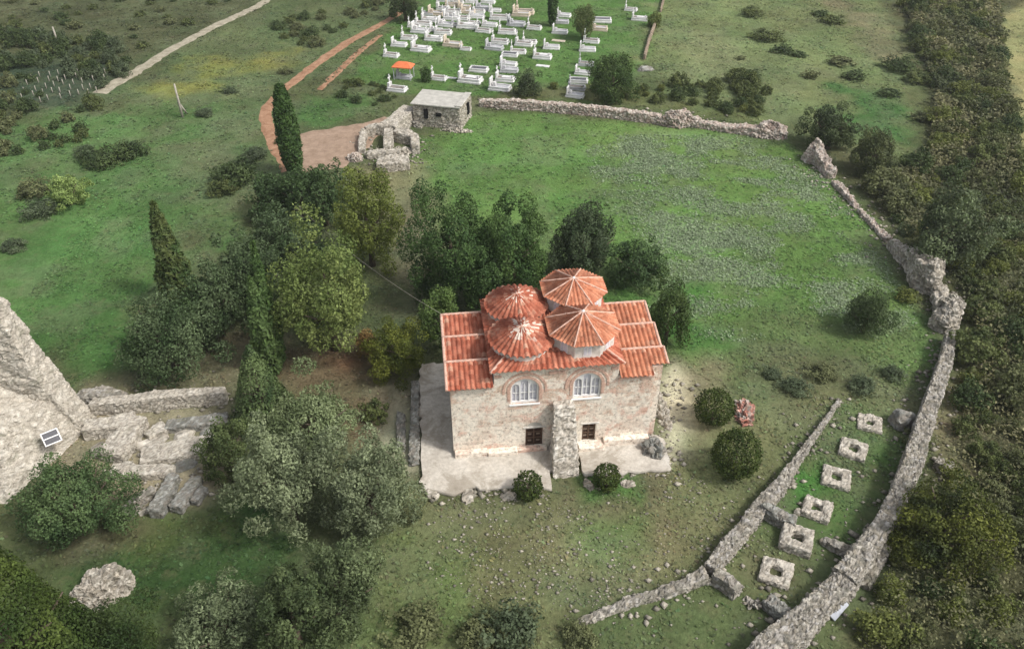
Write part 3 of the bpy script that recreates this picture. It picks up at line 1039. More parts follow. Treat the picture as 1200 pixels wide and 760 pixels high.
# tracks
def strip(name, px_pts, widths, mat, seed=0, lift=0.05):
    pts = [P(*p) for p in px_pts]
    bm = bmesh.new()
    st = []
    for i in range(len(pts) - 1):
        n = max(2, int(np.linalg.norm(pts[i + 1] - pts[i]) / 0.6))
        for k in range(n):
            t = k / n
            st.append((pts[i] * (1 - t) + pts[i + 1] * t, widths[i] * (1 - t) + widths[i + 1] * t))
    st.append((pts[-1], widths[-1]))
    # smooth the centre line
    cen = np.array([s[0] for s in st])
    for _ in range(6):
        cen[1:-1] = (cen[:-2] + cen[1:-1] * 2 + cen[2:]) / 4
    prev = None
    for i, (c_, (_, wd)) in enumerate(zip(cen, st)):
        t = cen[min(i + 1, len(cen) - 1)] - cen[max(i - 1, 0)]
        t = t / (np.linalg.norm(t) + 1e-9)
        n_ = np.array([-t[1], t[0]])
        row = []
        for k in range(7):
            u = k / 6 * 2 - 1
            e = 1 + 0.35 * mnoise.noise(Vector((c_[0] * .6, c_[1] * .6, seed + (1 if u > 0 else 5)))) + 0.15 * mnoise.noise(Vector((c_[0] * 2.2, c_[1] * 2.2, seed + 2)))
            q = c_ + n_ * u * wd / 2 * e
            row.append(bm.verts.new((q[0], q[1], float(hgt(q[0], q[1])) + lift * (1 - u ** 4) - 0.02)))
        if prev:
            for k in range(6):
                bm.faces.new((prev[k], prev[k + 1], row[k + 1], row[k]))
        prev = row
    o = bm_obj(name, bm, mat, None, True)
    return tag(o, kind='structure')

strip('dirt_track', [(116, 110), (150, 90), (200, 58), (250, 32), (300, 8), (345, -20)], [2.6, 2.6, 2.4, 2.4, 2.4, 2.4], M_TRACK, 1)
strip('dirt_road', [(345, 200), (320, 165), (309, 132), (330, 105), (370, 75), (410, 48), (440, 32), (470, 15)], [3.5, 2.6, 2.0, 2.0, 2.2, 2.2, 2.0, 1.6], M_TERRA, 2)
strip('footpath', [(374, 104), (395, 84), (420, 62), (446, 42)], [1.2, 1.5, 1.5, 1.2], M_TERRA, 3)
# forecourt of bare pinkish earth before the gatehouse
fc = poly_px([(342, 158), (375, 152), (425, 145), (452, 135), (470, 140), (440, 165), (418, 188), (402, 198), (352, 206), (335, 185)])
bm = bmesh.new()
cx_, cy_ = fc.mean(0)
fine = []
for i in range(len(fc)):
    a, b = fc[i], fc[(i + 1) % len(fc)]
    for k in range(8):
        q = a + (b - a) * k / 8
        j = 0.7 * mnoise.noise(Vector((q[0] * .6, q[1] * .6, 3)))
        fine.append(q + (q - np.array([cx_, cy_])) / np.linalg.norm(q - np.array([cx_, cy_])) * j)
rows = []
for f in np.linspace(0.06, 1, 12):
    rows.append([bm.verts.new((cx_ + (q[0] - cx_) * f, cy_ + (q[1] - cy_) * f, float(hgt(cx_ + (q[0] - cx_) * f, cy_ + (q[1] - cy_) * f)) + (0.045 if f < 0.99 else -0.03))) for q in fine])
bm.faces.new(rows[0])
for A, B in zip(rows[:-1], rows[1:]):
    for k in range(len(A)):
        bm.faces.new((A[k], A[(k + 1) % len(A)], B[(k + 1) % len(A)], B[k]))
tag(bm_obj('dirt_forecourt', bm, earth_material('pinkish_earth', (0.22, 0.155, 0.11), (0.38, 0.28, 0.21)), None, True), kind='structure')

# ------------------------------------------------------------------ CHURCH
YAW = R(6.5)
church = thing('church', 'old stone church with four red tiled domes and stepped tiled side wings', 'church', (CH[0], CH[1], 0), YAW)

def tile_sheet(name, A, B, C_, D, mat, parent, sp=0.37, course=0.42, amp=0.1, seg=8):
    """A-B eave, D-C_ top edge; barrel tiles run from the eave to the top"""
    A, B, C_, D = map(Vector, (A, B, C_, D))
    wid = (B - A).length
    slope = ((D + C_) / 2 - (A + B) / 2).length
    nc = max(1, round(slope / course))
    nu = max(8, int(round(wid / sp)) * seg)
    nrm = (B - A).cross((D + C_) / 2 - (A + B) / 2).normalized()
    if nrm.z < 0:
        nrm = -nrm
    ax = (B - A).normalized()
    mid = (A + B) / 2
    bm = bmesh.new()
    uvl = bm.loops.layers.uv.new('UVMap')
    rows = []
    vs = []
    for r in range(nc):
        vs += [r / nc, (r + 0.985) / nc]
    for v in vs:
        a, b = A.lerp(D, v), B.lerp(C_, v)
        fr = v * nc - math.floor(v * nc + 1e-6)
        row = []
        for i in range(nu + 1):
            p = a.lerp(b, i / nu)
            cu = (p - mid).dot(ax) / sp + 100.5
            h = amp * (abs(math.cos(math.pi * cu)) * 1.6 - 0.6) + 0.035 * (1 - fr)
            h += 0.02 * mnoise.noise(p * 1.3)
            row.append((bm.verts.new(p + nrm * h), (cu, v * nc + 0.004)))
        rows.append(row)
    for r in range(len(rows) - 1):
        for i in range(nu):
            q = [rows[r][i], rows[r][i + 1], rows[r + 1][i + 1], rows[r + 1][i]]
            try:
                f = bm.faces.new([x[0] for x in q])
            except ValueError:
                continue
            cm = (q[0][1][0] + q[1][1][0]) / 2
            for lp, x in zip(f.loops, q):
                # stay inside the tile so that every face reads one tile's colour
                lp[uvl].uv = (math.floor(cm + 0.5) + 0.5, min(x[1][1], rows[r][0][1][1] + 0.9) if r % 2 == 0 else math.floor(rows[r][0][1][1]) + 0.95)
    me = bpy.data.meshes.new(name)
    bm.to_mesh(me)
    bm.free()
    me.materials.append(mat)
    me.polygons.foreach_set('use_smooth', [True] * len(me.polygons))
    return link(bpy.data.objects.new(name, me), parent)

def cone_roof(name, cx, cy, rad, z0, z1, mat, parent, n=38):
    bm = bmesh.new()
    uvl = bm.loops.layers.uv.new('UVMap')
    nc, seg = 8, 6
    rows = []
    for r in range(nc):
        for f in (0, 0.985):
            v = (r + f) / nc * 0.97
            row = []
            for i in range(n * seg):
                a = 2 * math.pi * i / (n * seg)
                cu = i / seg
                rr = rad * (1 - v)
                h = 0.155 * (0.25 + 0.75 * (1 - v)) * (abs(math.cos(math.pi * cu)) * 1.6 - 0.6) + 0.035 * (1 - f)
                z = z0 + (z1 - z0) * (v + 0.15 * math.sin(math.pi * v)) + h
                row.append((bm.verts.new((cx + rr * math.cos(a), cy + rr * math.sin(a), z)), cu))
            rows.append((row, r))
    m = n * seg
    for k in range(len(rows) - 1):
        ra, rb = rows[k][0], rows[k + 1][0]
        for i in range(m):
            f = bm.faces.new((ra[i][0], ra[(i + 1) % m][0], rb[(i + 1) % m][0], rb[i][0]))
            t = math.floor(ra[i][1] + 0.5 + 0.01) % n
            for lp in f.loops:
                lp[uvl].uv = (t + 0.5, rows[k][1] + 0.5)
    me = bpy.data.meshes.new(name)
    bm.to_mesh(me)
    bm.free()
    me.materials.append(mat)
    me.polygons.foreach_set('use_smooth', [True] * len(me.polygons))
    return link(bpy.data.objects.new(name, me), parent)

# masonry: front wall with real openings, bodies behind it
WINS = ((5.45, 5.05, 7.45), (10.1, 5.15, 7.55))
DOORS = ((6.23, 1.36, 0.42, 2.45), (10.5, 1.06, 0.5, 2.4))
outer = [(0, 0), (15.25, 0), (15.3, 2.2), (15.05, 4.5), (15.2, 6.95), (12.4, 7.0), (12.4, 8.5), (3.2, 8.5), (3.2, 7.12), (0, 7.1)]
holes = [arch(c, 2.1, a, b, 12) for c, a, b in WINS]
holes += [arch(DOORS[0][0], 1.36, 0.42, 3.05, 10), [(9.97, 0.5), (11.03, 0.5), (11.03, 2.4), (9.97, 2.4)]]
wall = plate('wall', outer, holes, 0.6, M_FACADE, church)
bm = bmesh.new()
bm.from_mesh(wall.data)
add_box(bm, 3.2, 12.4, 0.6, 8.4, 0, 8.5)
def prism_x(bm, prof, x0, x1):
    a = [bm.verts.new((x0, y, z)) for y, z in prof]
    b = [bm.verts.new((x1, y, z)) for y, z in prof]
    bm.faces.new(a)
    bm.faces.new(list(reversed(b)))
    for i in range(len(prof)):
        j = (i + 1) % len(prof)
        bm.faces.new((a[j], a[i], b[i], b[j]))
WPROF = [(0.6, 0), (0.6, 7.22), (2.1, 7.62), (2.42, 7.2), (5.0, 7.7), (5.32, 7.2), (7.9, 7.68), (8.2, 7.2), (8.2, 0)]
prism_x(bm, WPROF, 0, 3.195)
prism_x(bm, WPROF, 12.405, 15.9)
bm.to_mesh(wall.data)
bm.free()

# windows: white stone frame with three arched lights
for c, a, b in WINS:
    o_ = arch(c, 2.1, a, b, 14)
    lights = [arch(c - 0.65, 0.54, a + 0.16, b - 0.6, 8), arch(c, 0.56, a + 0.16, b - 0.2, 8), arch(c + 0.65, 0.54, a + 0.16, b - 0.62, 8)]
    fr = plate('window', o_, lights, 0.16, M_WHITE, church, off=0.14)
    plate('pane', arch(c, 2.08, a, b, 14), [], 0.05, M_PANE, fr, off=0.33)
    bars = []
    for dx in (-0.63, 0, 0.63):
        bars.append((c + dx - 0.03, c + dx + 0.03, 0.22, 0.28, a + 0.16, b - 0.7))
        bars.append((c + dx - 0.24, c + dx + 0.24, 0.23, 0.27, a + 0.85, a + 0.92))
    boxes('bars', bars, M_WHITE, fr)
    boxes('sill', [(c - 1.15, c + 1.15, -0.09, 0.12, a - 0.14, a - 0.002)], M_WHITE, fr, 0.02)
    zc = b - 1.05
    def ring(r0, r1, drop, n=26):
        ou, inn = [], []
        for i in range(n + 1):
            t = math.pi * i / n
            ou.append((c + r1 * math.cos(t), zc + r1 * math.sin(t)))
            inn.append((c + r0 * math.cos(t), zc + r0 * math.sin(t)))
        return [(c + r1, zc - drop)] + ou + [(c - r1, zc - drop), (c - r0, zc - drop)] + inn[::-1] + [(c + r0, zc - drop)]
    plate('brick_arch', ring(1.08, 1.3, 1.0), [], 0.05, M_BRICK, church, off=-0.035)
    plate('brick_arch', ring(1.48, 1.66, 0.3), [], 0.06, M_BRICK, church, off=-0.045)
# brick cornice bands
boxes('cornice', [(3.2, 3.75, -0.07, -0.003, 7.75, 7.98), (7.2, 8.38, -0.07, -0.003, 7.75, 7.98), (11.85, 12.4, -0.07, -0.003, 7.75, 7.98),
                  (3.15, 12.45, -0.12, -0.003, 8.3, 8.47), (0.02, 3.15, -0.1, -0.003, 6.86, 7.04), (12.45, 15.1, -0.1, -0.003, 6.74, 6.9)], M_BRICK, church)
# doors
for k, (c, wd, z0, z1) in enumerate(DOORS):
    d = boxes('door', [(c - wd / 2, c + wd / 2, 0.28, 0.36, z0, z1)], M_DOOR, church)
    rails = []
    for i in range(3):
        rails.append((c - wd / 2 + 0.02, c + wd / 2 - 0.02, 0.225, 0.275, z0 + 0.12 + i * 0.62, z0 + 0.2 + i * 0.62))
    for dx in (-wd / 2 + 0.03, -0.05, wd / 2 - 0.13):
        rails.append((c + dx, c + dx + 0.1, 0.22, 0.278, z0 + 0.03, z1 - 0.03))
    boxes('door_rail', rails, M_GRILLE, d)
    for i in range(2):
        for dx in (-wd * 0.24, wd * 0.24):
            boxes('door_panel', [(c + dx - 0.14, c + dx + 0.14, 0.245, 0.28, z0 + 0.4 + i * 0.68, z0 + 0.55 + i * 0.68)], M_PANEL, d)
    boxes('lintel', [(c - wd / 2 - 0.2, c + wd / 2 + 0.2, -0.05, 0.3, z1 + 0.002, z1 + 0.16)], M_PLASTER, church, 0.02)
plate('tympanum', arch(6.23, 1.34, 2.62, 3.04, 10) if False else [(5.57, 2.62)] + [(6.23 + 0.66 * math.cos(math.pi * (1 - i / 10)), 2.62 + 0.42 * math.sin(math.pi * i / 10)) for i in range(1, 10)] + [(6.89, 2.62)], [], 0.1, M_PAVE, church, off=0.05)
# low plinth along the foot of the front wall
for (x0, x1, y0, z1) in ((0.05, 2.6, -0.5, 0.78), (2.6, 4.9, -0.62, 0.72), (4.9, 7.2, -0.45, 0.66), (9.6, 11.6, -0.9, 0.7), (11.6, 15.2, -0.55, 0.95)):
    boxes('plinth', [(x0, x1 - 0.01, y0, -0.004, 0.2, z1)], M_FACADE, church, 0.05)

# roofs of the wings: three saddle strips each, the ridges across
def wing(x0, x1, notch=None):
    rf = None
    for i, (ya, yb, za, zb) in enumerate(((-0.4, 2.1, 7.16, 7.78), (2.4, 5.0, 7.3, 7.86), (5.3, 7.95, 7.3, 7.84))):
        if notch and i == 0:
            o = tile_sheet('roof', (x0, ya, za), (notch, ya, za), (notch, yb, zb), (x0, yb, zb), M_TILEN, church)
            tile_sheet('roof_corner', (notch, 0.55, za + 0.24), (x1, 0.55, za + 0.24), (x1, yb, zb), (notch, yb, zb), M_TILEN, o)
        else:
            o = tile_sheet('roof', (x0, ya, za), (x1, ya, za), (x1, yb, zb), (x0, yb, zb), M_TILEN if notch else M_TILE, church)
        tile_sheet('rear_slope', (x0, yb + 0.4, zb - 0.5), (x1, yb + 0.4, zb - 0.5), (x1, yb, zb), (x0, yb, zb), M_TILE, o)
        tube('ridge', [(x0 + (x1 - x0) * k / 12, yb, zb + 0.03 + 0.015 * (k % 2)) for k in range(13)], 0.115, M_MORTAR, o)
        xe = x1 if notch else x0
        y_ = 0.55 if notch and i == 0 else ya
        z_ = za + 0.24 if notch and i == 0 else za
        tube('verge', [(xe, y_ + (yb - y_) * k / 8, z_ + (zb - z_) * k / 8 + 0.04 + 0.012 * (k % 2)) for k in range(9)], 0.12, M_MORTAR, o)
wing(-0.25, 3.12)
wing(12.5, 16.25, 15.0)

# hipped roof of the nave around the four domes
E_ = (2.92, 12.68, -0.42, 8.7, 8.52)
I_ = (4.2, 11.4, 0.95, 7.3, 8.98)
nr = tile_sheet('roof', (E_[0], E_[2], E_[4]), (E_[1], E_[2], E_[4]), (I_[1], I_[2], I_[4]), (I_[0], I_[2], I_[4]), M_TILE, church, 0.42, 0.42, 0.13)
tile_sheet('side_slope', (E_[0], E_[3], E_[4]), (E_[0], E_[2], E_[4]), (I_[0], I_[2], I_[4]), (I_[0], I_[3], I_[4]), M_TILE, nr, 0.4)
tile_sheet('side_slope', (E_[1], E_[2], E_[4]), (E_[1], E_[3], E_[4]), (I_[1], I_[3], I_[4]), (I_[1], I_[2], I_[4]), M_TILE, nr, 0.4)
tile_sheet('rear_slope', (E_[1], E_[3], E_[4]), (E_[0], E_[3], E_[4]), (I_[0], I_[3], I_[4]), (I_[1], I_[3], I_[4]), M_TILE, nr, 0.4)
tile_sheet('flat_roof', (I_[0], I_[2], I_[4]), (I_[1], I_[2], I_[4]), (I_[1], I_[3], I_[4] + 0.05), (I_[0], I_[3], I_[4] + 0.05), M_TILE, nr, 0.4)
for a, b in (((E_[0], E_[2]), (I_[0], I_[2])), ((E_[1], E_[2]), (I_[1], I_[2]))):
    tube('ridge', [(a[0] + (b[0] - a[0]) * k / 6, a[1] + (b[1] - a[1]) * k / 6, E_[4] + (I_[4] - E_[4]) * k / 6 + 0.05) for k in range(7)], 0.12, M_MORTAR, nr)

def lathe_drum(name, cx, cy, r, z0, z1, n, mat, rot=0.0):
    bm = bmesh.new()
    prof = [(r, z0), (r, z1 - 0.22), (r + 0.1, z1 - 0.2), (r + 0.1, z1 - 0.08), (r + 0.2, z1 - 0.06), (r + 0.2, z1)]
    rings = [[bm.verts.new((cx + q * math.cos(rot + 2 * math.pi * k / n), cy + q * math.sin(rot + 2 * math.pi * k / n), z)) for k in range(n)] for q, z in prof]
    for A, B in zip(rings[:-1], rings[1:]):
        for k in range(n):
            bm.faces.new((A[k], A[(k + 1) % n], B[(k + 1) % n], B[k]))
    bm.faces.new(rings[-1])
    bm.faces.new(list(reversed(rings[0])))
    return bm_obj(name, bm, mat, church)

for (cx, cy, mt, lab) in ((5.5, 2.5, M_TILEW, 'low round drum under a conical roof smeared with white mortar near its top'), (5.6, 6.65, M_TILEB, 'low round drum under the plain red conical roof')):
    dr = lathe_drum('dome_drum', cx, cy, 2.2, 8.4, 9.4, 40, M_PLASTER)
    tag(dr, lab)
    cone_roof('dome_roof', cx, cy, 2.52, 9.4, 10.38, mt, dr, 33)
    bm = bmesh.new()
    add_tube(bm, [(cx, cy, 10.26), (cx, cy, 10.38), (cx, cy, 10.48)], [0.16, 0.13, 0.05], 8)
    bm_obj('finial', bm, M_MORTAR, dr)
for (cx, cy, Rv, z0, z1, lab) in ((10.0, 2.5, 2.85, 10.12, 11.3, 'tall octagonal drum with windows under the front ribbed roof'), (10.1, 7.0, 2.7, 10.36, 11.2, 'tall octagonal drum under the rear ribbed roof')):
    rot = math.pi / 8
    dr = lathe_drum('dome_drum', cx, cy, Rv - 0.42, 8.6, z0 + 0.02, 8, M_PLASTER, rot)
    tag(dr, lab)
    V8 = [(cx + Rv * math.cos(rot + k * math.pi / 4), cy + Rv * math.sin(rot + k * math.pi / 4), z0) for k in range(8)]
    ap = (cx, cy, z1)
    bmr = None
    first = None
    for k in range(8):
        o = tile_sheet('dome_roof', V8[k], V8[(k + 1) % 8], ap, ap, M_TILEN, dr, 0.3, 0.42, 0.075)
        tube('ridge', [tuple(V8[k][i] + (ap[i] - V8[k][i]) * t / 7 + (0.05 if i == 2 else 0) for i in range(3)) for t in range(8)], 0.065, plain('pale_ridge', (0.6, 0.4, 0.3), 0.9, 0.2, 4) if k == 0 and bmr is None else M_MORTAR, dr)
    bm = bmesh.new()
    add_tube(bm, [(cx, cy, z1 - 0.05), (cx, cy, z1 + 0.06), (cx, cy, z1 + 0.16)], [0.16, 0.13, 0.05], 8)
    bm_obj('finial', bm, M_WHITE, dr)
    ri = (Rv - 0.42) * math.cos(math.pi / 8)
    for k in range(8):
        a = k * math.pi / 4
        o = plate('drum_window', arch(0, 0.62, 0, 0.95, 8), [], 0.06, M_WHITE, dr)
        o.location = (cx + (ri + 0.035) * math.cos(a), cy + (ri + 0.035) * math.sin(a), 8.98 if z0 < 10.2 else 9.1)
        o.rotation_euler = (0, 0, a + math.pi / 2)
        for dx in (-0.15, 0.15):
            pn = plate('drum_pane', arch(dx, 0.2, 0.12, 0.8, 6), [], 0.03, M_PANE, dr, off=-0.02)
            pn.location, pn.rotation_euler = o.location, o.rotation_euler

# buttress leaning on the front wall
c, s_ = math.cos(YAW), math.sin(YAW)
def CW(x, y, z=0.0):
    return Vector((CH[0] + c * x - s_ * y, CH[1] + s_ * x + c * y, z))
def church_local_obj(o):
    o.location, o.rotation_euler = (CH[0], CH[1], 0), (0, 0, YAW)
    return o
bt = hexa_bm([(7.2, -3.25, -0.3), (9.35, -3.25, -0.3), (9.3, -0.02, -0.2), (7.45, -0.02, -0.2), (7.5, -0.7, 5.1), (9.2, -0.7, 5.1), (9.15, -0.02, 5.3), (7.55, -0.02, 5.3)], 0.13)
bt = rubble(bt, 'buttress', parent=church, size=0.42, amp=0.08, pal=[(0.6, 0.55, 0.48), (0.52, 0.47, 0.4), (0.64, 0.6, 0.53), (0.4, 0.36, 0.3)], seed=4)
tag(bt, 'sloping rubble buttress standing between the two doors')

# paved terrace the church stands on
def ragged(pts, j, seed):
    out = []
    for i in range(len(pts)):
        a, b = np.array(pts[i]), np.array(pts[(i + 1) % len(pts)])
        n = max(1, int(np.linalg.norm(b - a) / 0.5))
        for k in range(n):
            q = a + (b - a) * k / n
            out.append((q[0] + j * mnoise.noise(Vector((q[0] * 1.7, q[1] * 1.7, seed))), q[1] + j * mnoise.noise(Vector((q[0] * 1.7, q[1] * 1.7, seed + 8)))))
    return out
tl = [tuple(P(*q, 0.3)) for q in ((493, 426), (492, 480), (495, 573), (540, 576), (590, 570), (644, 571), (650, 520), (640, 430))]
tr = [tuple(P(*q, 0.3)) for q in ((676, 520), (684, 556), (730, 553), (787, 549), (778, 512), (700, 500))]
def pave_material():
    m, nt, b = new_mat('terrace_paving')
    p = obj_vec(nt)
    n1, n2 = noise(nt, p, 0.5, 6, 0.6, 0.3), noise(nt, p, 3.2, 6, 0.7)
    c_ = ramp(nt, n1, [(0.3, (0.38, 0.345, 0.3)), (0.5, (0.53, 0.495, 0.44)), (0.7, (0.6, 0.57, 0.52))])
    c_ = mixc(nt, 1.0, c_, ramp(nt, n2, [(0.3, (0.72, 0.7, 0.67)), (0.65, (1.08, 1.07, 1.05))]), 'MULTIPLY')
    c_ = mixc(nt, mth(nt, 'MULTIPLY', ramp(nt, noise(nt, p, 0.33, 7, 0.7, 0.8), [(0.5, (0, 0, 0)), (0.6, (1, 1, 1))]), 0.6), c_, (0.25, 0.215, 0.165))
    vr = N(nt, 'TexVoronoi', Scale=0.6, feature='DISTANCE_TO_EDGE')
    LK(nt, p, vr.inputs['Vector'])
    c_ = mixc(nt, ramp(nt, vr.outputs['Distance'], [(0.0, (0.25, 0.25, 0.25)), (0.012, (0, 0, 0))]), c_, (0.3, 0.27, 0.22))
    LK(nt, c_, b.inputs['Base Color'])
    bump(nt, b, n2, 0.5, 0.04)
    return m
M_TERRACE = pave_material()
for ring_, lab in ((tl, 'pale paved terrace left of and before the church'), (tr, 'pale paved ledge before the right half of the church')):
    o = plate('paved_terrace', ragged(ring_, 0.5, 3), [], 0.45, M_TERRACE, None, 'XY', -0.1)
    tag(o, lab, 'terrace')

for (px, py, r_, lab) in ((505, 577, 0.5, 'small pale block at the left front corner of the terrace'), (548, 580, 0.55, 'pale flat block before the terrace edge, left of the small round bush'), (597, 580, 0.5, 'grey block at the terrace edge beside the small round bush'), (735, 566, 0.45, 'pale lying stone beside the bush under the right ledge'), (690, 566, 0.45, 'grey block between buttress foot and right bush')):
    q = P(px, py, 0.15)
    tag(rubble(heap_bm(q[0], q[1], r_ * 1.6, r_, 0.3, px, 0.1, 0.4, px), 'stone_block', size=0.5, amp=0.1, pal=CREAMS, seed=px % 11, rough=0.06), lab, 'block')
# tumbled stones at the right front corner
q = P(722 / 2.532 + 480, 568 / 2.532 + 300, 0.4)
q = P(764, 524, 0.5)
hb = heap_bm(q[0], q[1], 1.0, 1.5, 1.3, R(30), 0.14, 0.6, 3)
tag(rubble(hb, 'rubble_heap', size=0.5, amp=0.26, pal=GREYS, seed=8, rough=0.2), 'grey heap of tumbled blocks at the right front corner of the church', 'rubble heap')
q = P(771, 470, 0.2)
tag(rubble(heap_bm(q[0], q[1], 0.7, 3.4, 0.55, R(10), 0.16, 0.6, 5), 'rubble_heap', size=0.4, amp=0.16, pal=CREAMS, seed=9, rough=0.1), 'low pale spill of stones along the right wall of the church', 'rubble heap')

# ------------------------------------------------------------------ WALLS OF THE ENCLOSURE
def wp(lst):
    out = []
    for t in lst:
        px, py, wd, h = t
        p = P(px, py, h * 0.5)
        out.append((p[0], p[1], wd, h))
    return out

stone_wall('long straight back wall of the meadow, pinkish stone, from gatehouse to heap', wp([(562, 120, 0.9, 1.0), (600, 122, 1.1, 1.3), (660, 126, 1.1, 1.4), (730, 133, 1.1, 1.4), (775, 139, 1.2, 1.3)]), pal=PINKS, seed=2, size=0.4, res=0.22)
stone_wall('thin back wall running on behind the rubble peak', wp([(812, 143, 1.2, 1.0), (850, 149, 1.3, 0.9), (890, 152, 1.5, 1.3)]), pal=PINKS, seed=3, size=0.4, res=0.22)
for (px, py, rx, ry, h, lab) in ((793, 139, 2.4, 1.2, 2.3, 'tall pinkish rubble peak in the back wall'), (815, 143, 1.3, 1.0, 1.2, 'small rubble lump beside the tall peak of the back wall'), (904, 151, 2.6, 1.5, 2.0, 'rounded rubble mound at the far end of the back wall')):
    q = P(px, py, h * .4)
    tag(rubble(heap_bm(q[0], q[1], rx, ry, h, 0, 0.2, 0.55, px), 'rubble_heap', size=0.45, amp=0.2, pal=PINKS, seed=px % 13, rough=0.25), lab, 'rubble heap')
stone_wall('jagged pointed stub of wall beside dark shrubs at the meadow corner', wp([(944, 186, 1.54, 0.78), (955, 176, 1.43, 2.6), (965, 190, 1.32, 1.56), (975, 205, 1.1, 0.91)]), pal=PINKS, seed=5, ragged=0.5, rough=0.25)
stone_wall('low crumbling wall strip sloping down the meadow edge', wp([(978, 212, 0.9, 0.6), (992, 228, 0.8, 0.6), (1004, 244, 0.7, 0.4)]), pal=PINKS, seed=6, ragged=0.3)
stone_wall('thin broken wall beside the big grey olive', wp([(1044, 284, 0.88, 1.05), (1055, 296, 0.99, 1.5), (1066, 303, 1.1, 1.8)]), pal=CREAMS, seed=7, ragged=0.35)
stone_wall('thick standing chunk of ruined wall with an upright end', wp([(1070, 304, 1.6, 2.16), (1080, 318, 2.0, 2.97), (1096, 324, 2.2, 3.38), (1100, 334, 1.6, 2.03)]), pal=CREAMS, seed=8, ragged=0.55, rough=0.3, size=0.42, amp=0.13)
stone_wall('tumbled wall fragment with spiky top above the long wall', wp([(1092, 372, 2.0, 0.94), (1106, 372, 2.4, 1.89), (1120, 362, 1.5, 2.7)]), pal=CREAMS, seed=9, ragged=0.6, rough=0.35, size=0.42, amp=0.15)
stone_wall('rubble neck joining the standing chunk and the tumbled fragment', wp([(1100, 336, 1.3, 1.2), (1102, 352, 1.5, 1.0), (1108, 366, 1.8, 1.4)]), pal=CREAMS, seed=34, ragged=0.45, rough=0.3, size=0.4, amp=0.12)
stone_wall('low rubble line between corner strip and thin broken wall', wp([(1006, 246, 0.7, 0.5), (1024, 264, 0.7, 0.45), (1042, 282, 0.8, 0.6)]), pal=PINKS, seed=35, ragged=0.3)
stone_wall('long curving outer wall descending the right side of the enclosure', wp([(1113, 392, 0.8, 1.5), (1106, 430, 1.04, 1.8), (1092, 470, 1.2, 1.9), (1080, 505, 1.28, 1.9), (1068, 545, 1.44, 1.9), (1052, 585, 1.28, 1.8), (1030, 625, 1.36, 1.8), (1000, 665, 1.44, 1.8), (988, 682, 1.6, 1.8)]), pal=STONES, seed=10, size=0.3, ragged=0.2, res=0.15)
stone_wall('broad lowest stretch of the outer wall leaving the picture', wp([(990, 684, 1.45, 1.6), (965, 705, 1.58, 1.6), (935, 735, 1.72, 1.7), (900, 765, 1.78, 1.7), (870, 795, 1.78, 1.7)]), pal=STONES, seed=11, size=0.3, ragged=0.25, res=0.14)
stone_wall('short battered spur against the outside of the long outer wall', wp([(1036, 640, 1.0, 1.1), (1022, 664, 1.1, 0.9), (1010, 686, 1.0, 0.4)]), pal=STONES, seed=12)
stone_wall('rubble fragment just outside the long outer wall', wp([(1108, 540, 1.2, 0.6), (1102, 548, 1.2, 0.8)]), pal=STONES, seed=29, rough=0.2)
stone_wall('long inner wall running diagonally before the row of pedestals', wp([(984, 468, 0.36, 0.4), (962, 500, 0.43, 0.64), (935, 538, 0.58, 0.8), (912, 572, 0.94, 0.96), (893, 592, 1.08, 1.04), (870, 622, 1.08, 1.04), (850, 645, 1.01, 1.04), (832, 668, 0.94, 0.96)]), pal=STONES, seed=13, size=0.3, res=0.15)
stone_wall('low crumbling end of the inner wall curving into the yard', wp([(828, 672, 1.08, 0.8), (800, 686, 0.81, 0.64), (765, 697, 0.72, 0.48), (730, 708, 0.72, 0.4), (705, 718, 0.63, 0.4), (676, 730, 0.54, 0.28)]), pal=STONES, seed=14, ragged=0.25)
stone_wall('short cross wall from the inner wall towards the fifth pedestal', wp([(893, 594, 0.8, 1.2), (912, 605, 0.8, 1.2), (932, 614, 0.9, 0.9)]), pal=GREYS, seed=15)
stone_wall('short cross wall meeting the long outer wall', wp([(962, 632, 0.5, 0.3), (978, 638, 0.7, 0.7), (1003, 650, 0.9, 0.9)]), pal=STONES, seed=16)
stone_wall('stub wall leaving the bend of the inner wall', wp([(836, 672, 0.9, 1.1), (852, 682, 0.9, 1.1), (866, 694, 0.9, 1.0)]), pal=STONES, seed=17)
stone_wall('stub wall joining the broad lowest stretch of the outer wall', wp([(897, 702, 0.8, 0.9), (912, 714, 0.9, 1.0), (935, 728, 1.0, 1.0)]), pal=GREYS, seed=18)
stone_wall('scatter of footing stones between the two stub walls', wp([(868, 700, 0.6, 0.18), (880, 706, 0.7, 0.28), (892, 708, 0.6, 0.2)]), pal=STONES, seed=30, ragged=0.3, amp=0.2)

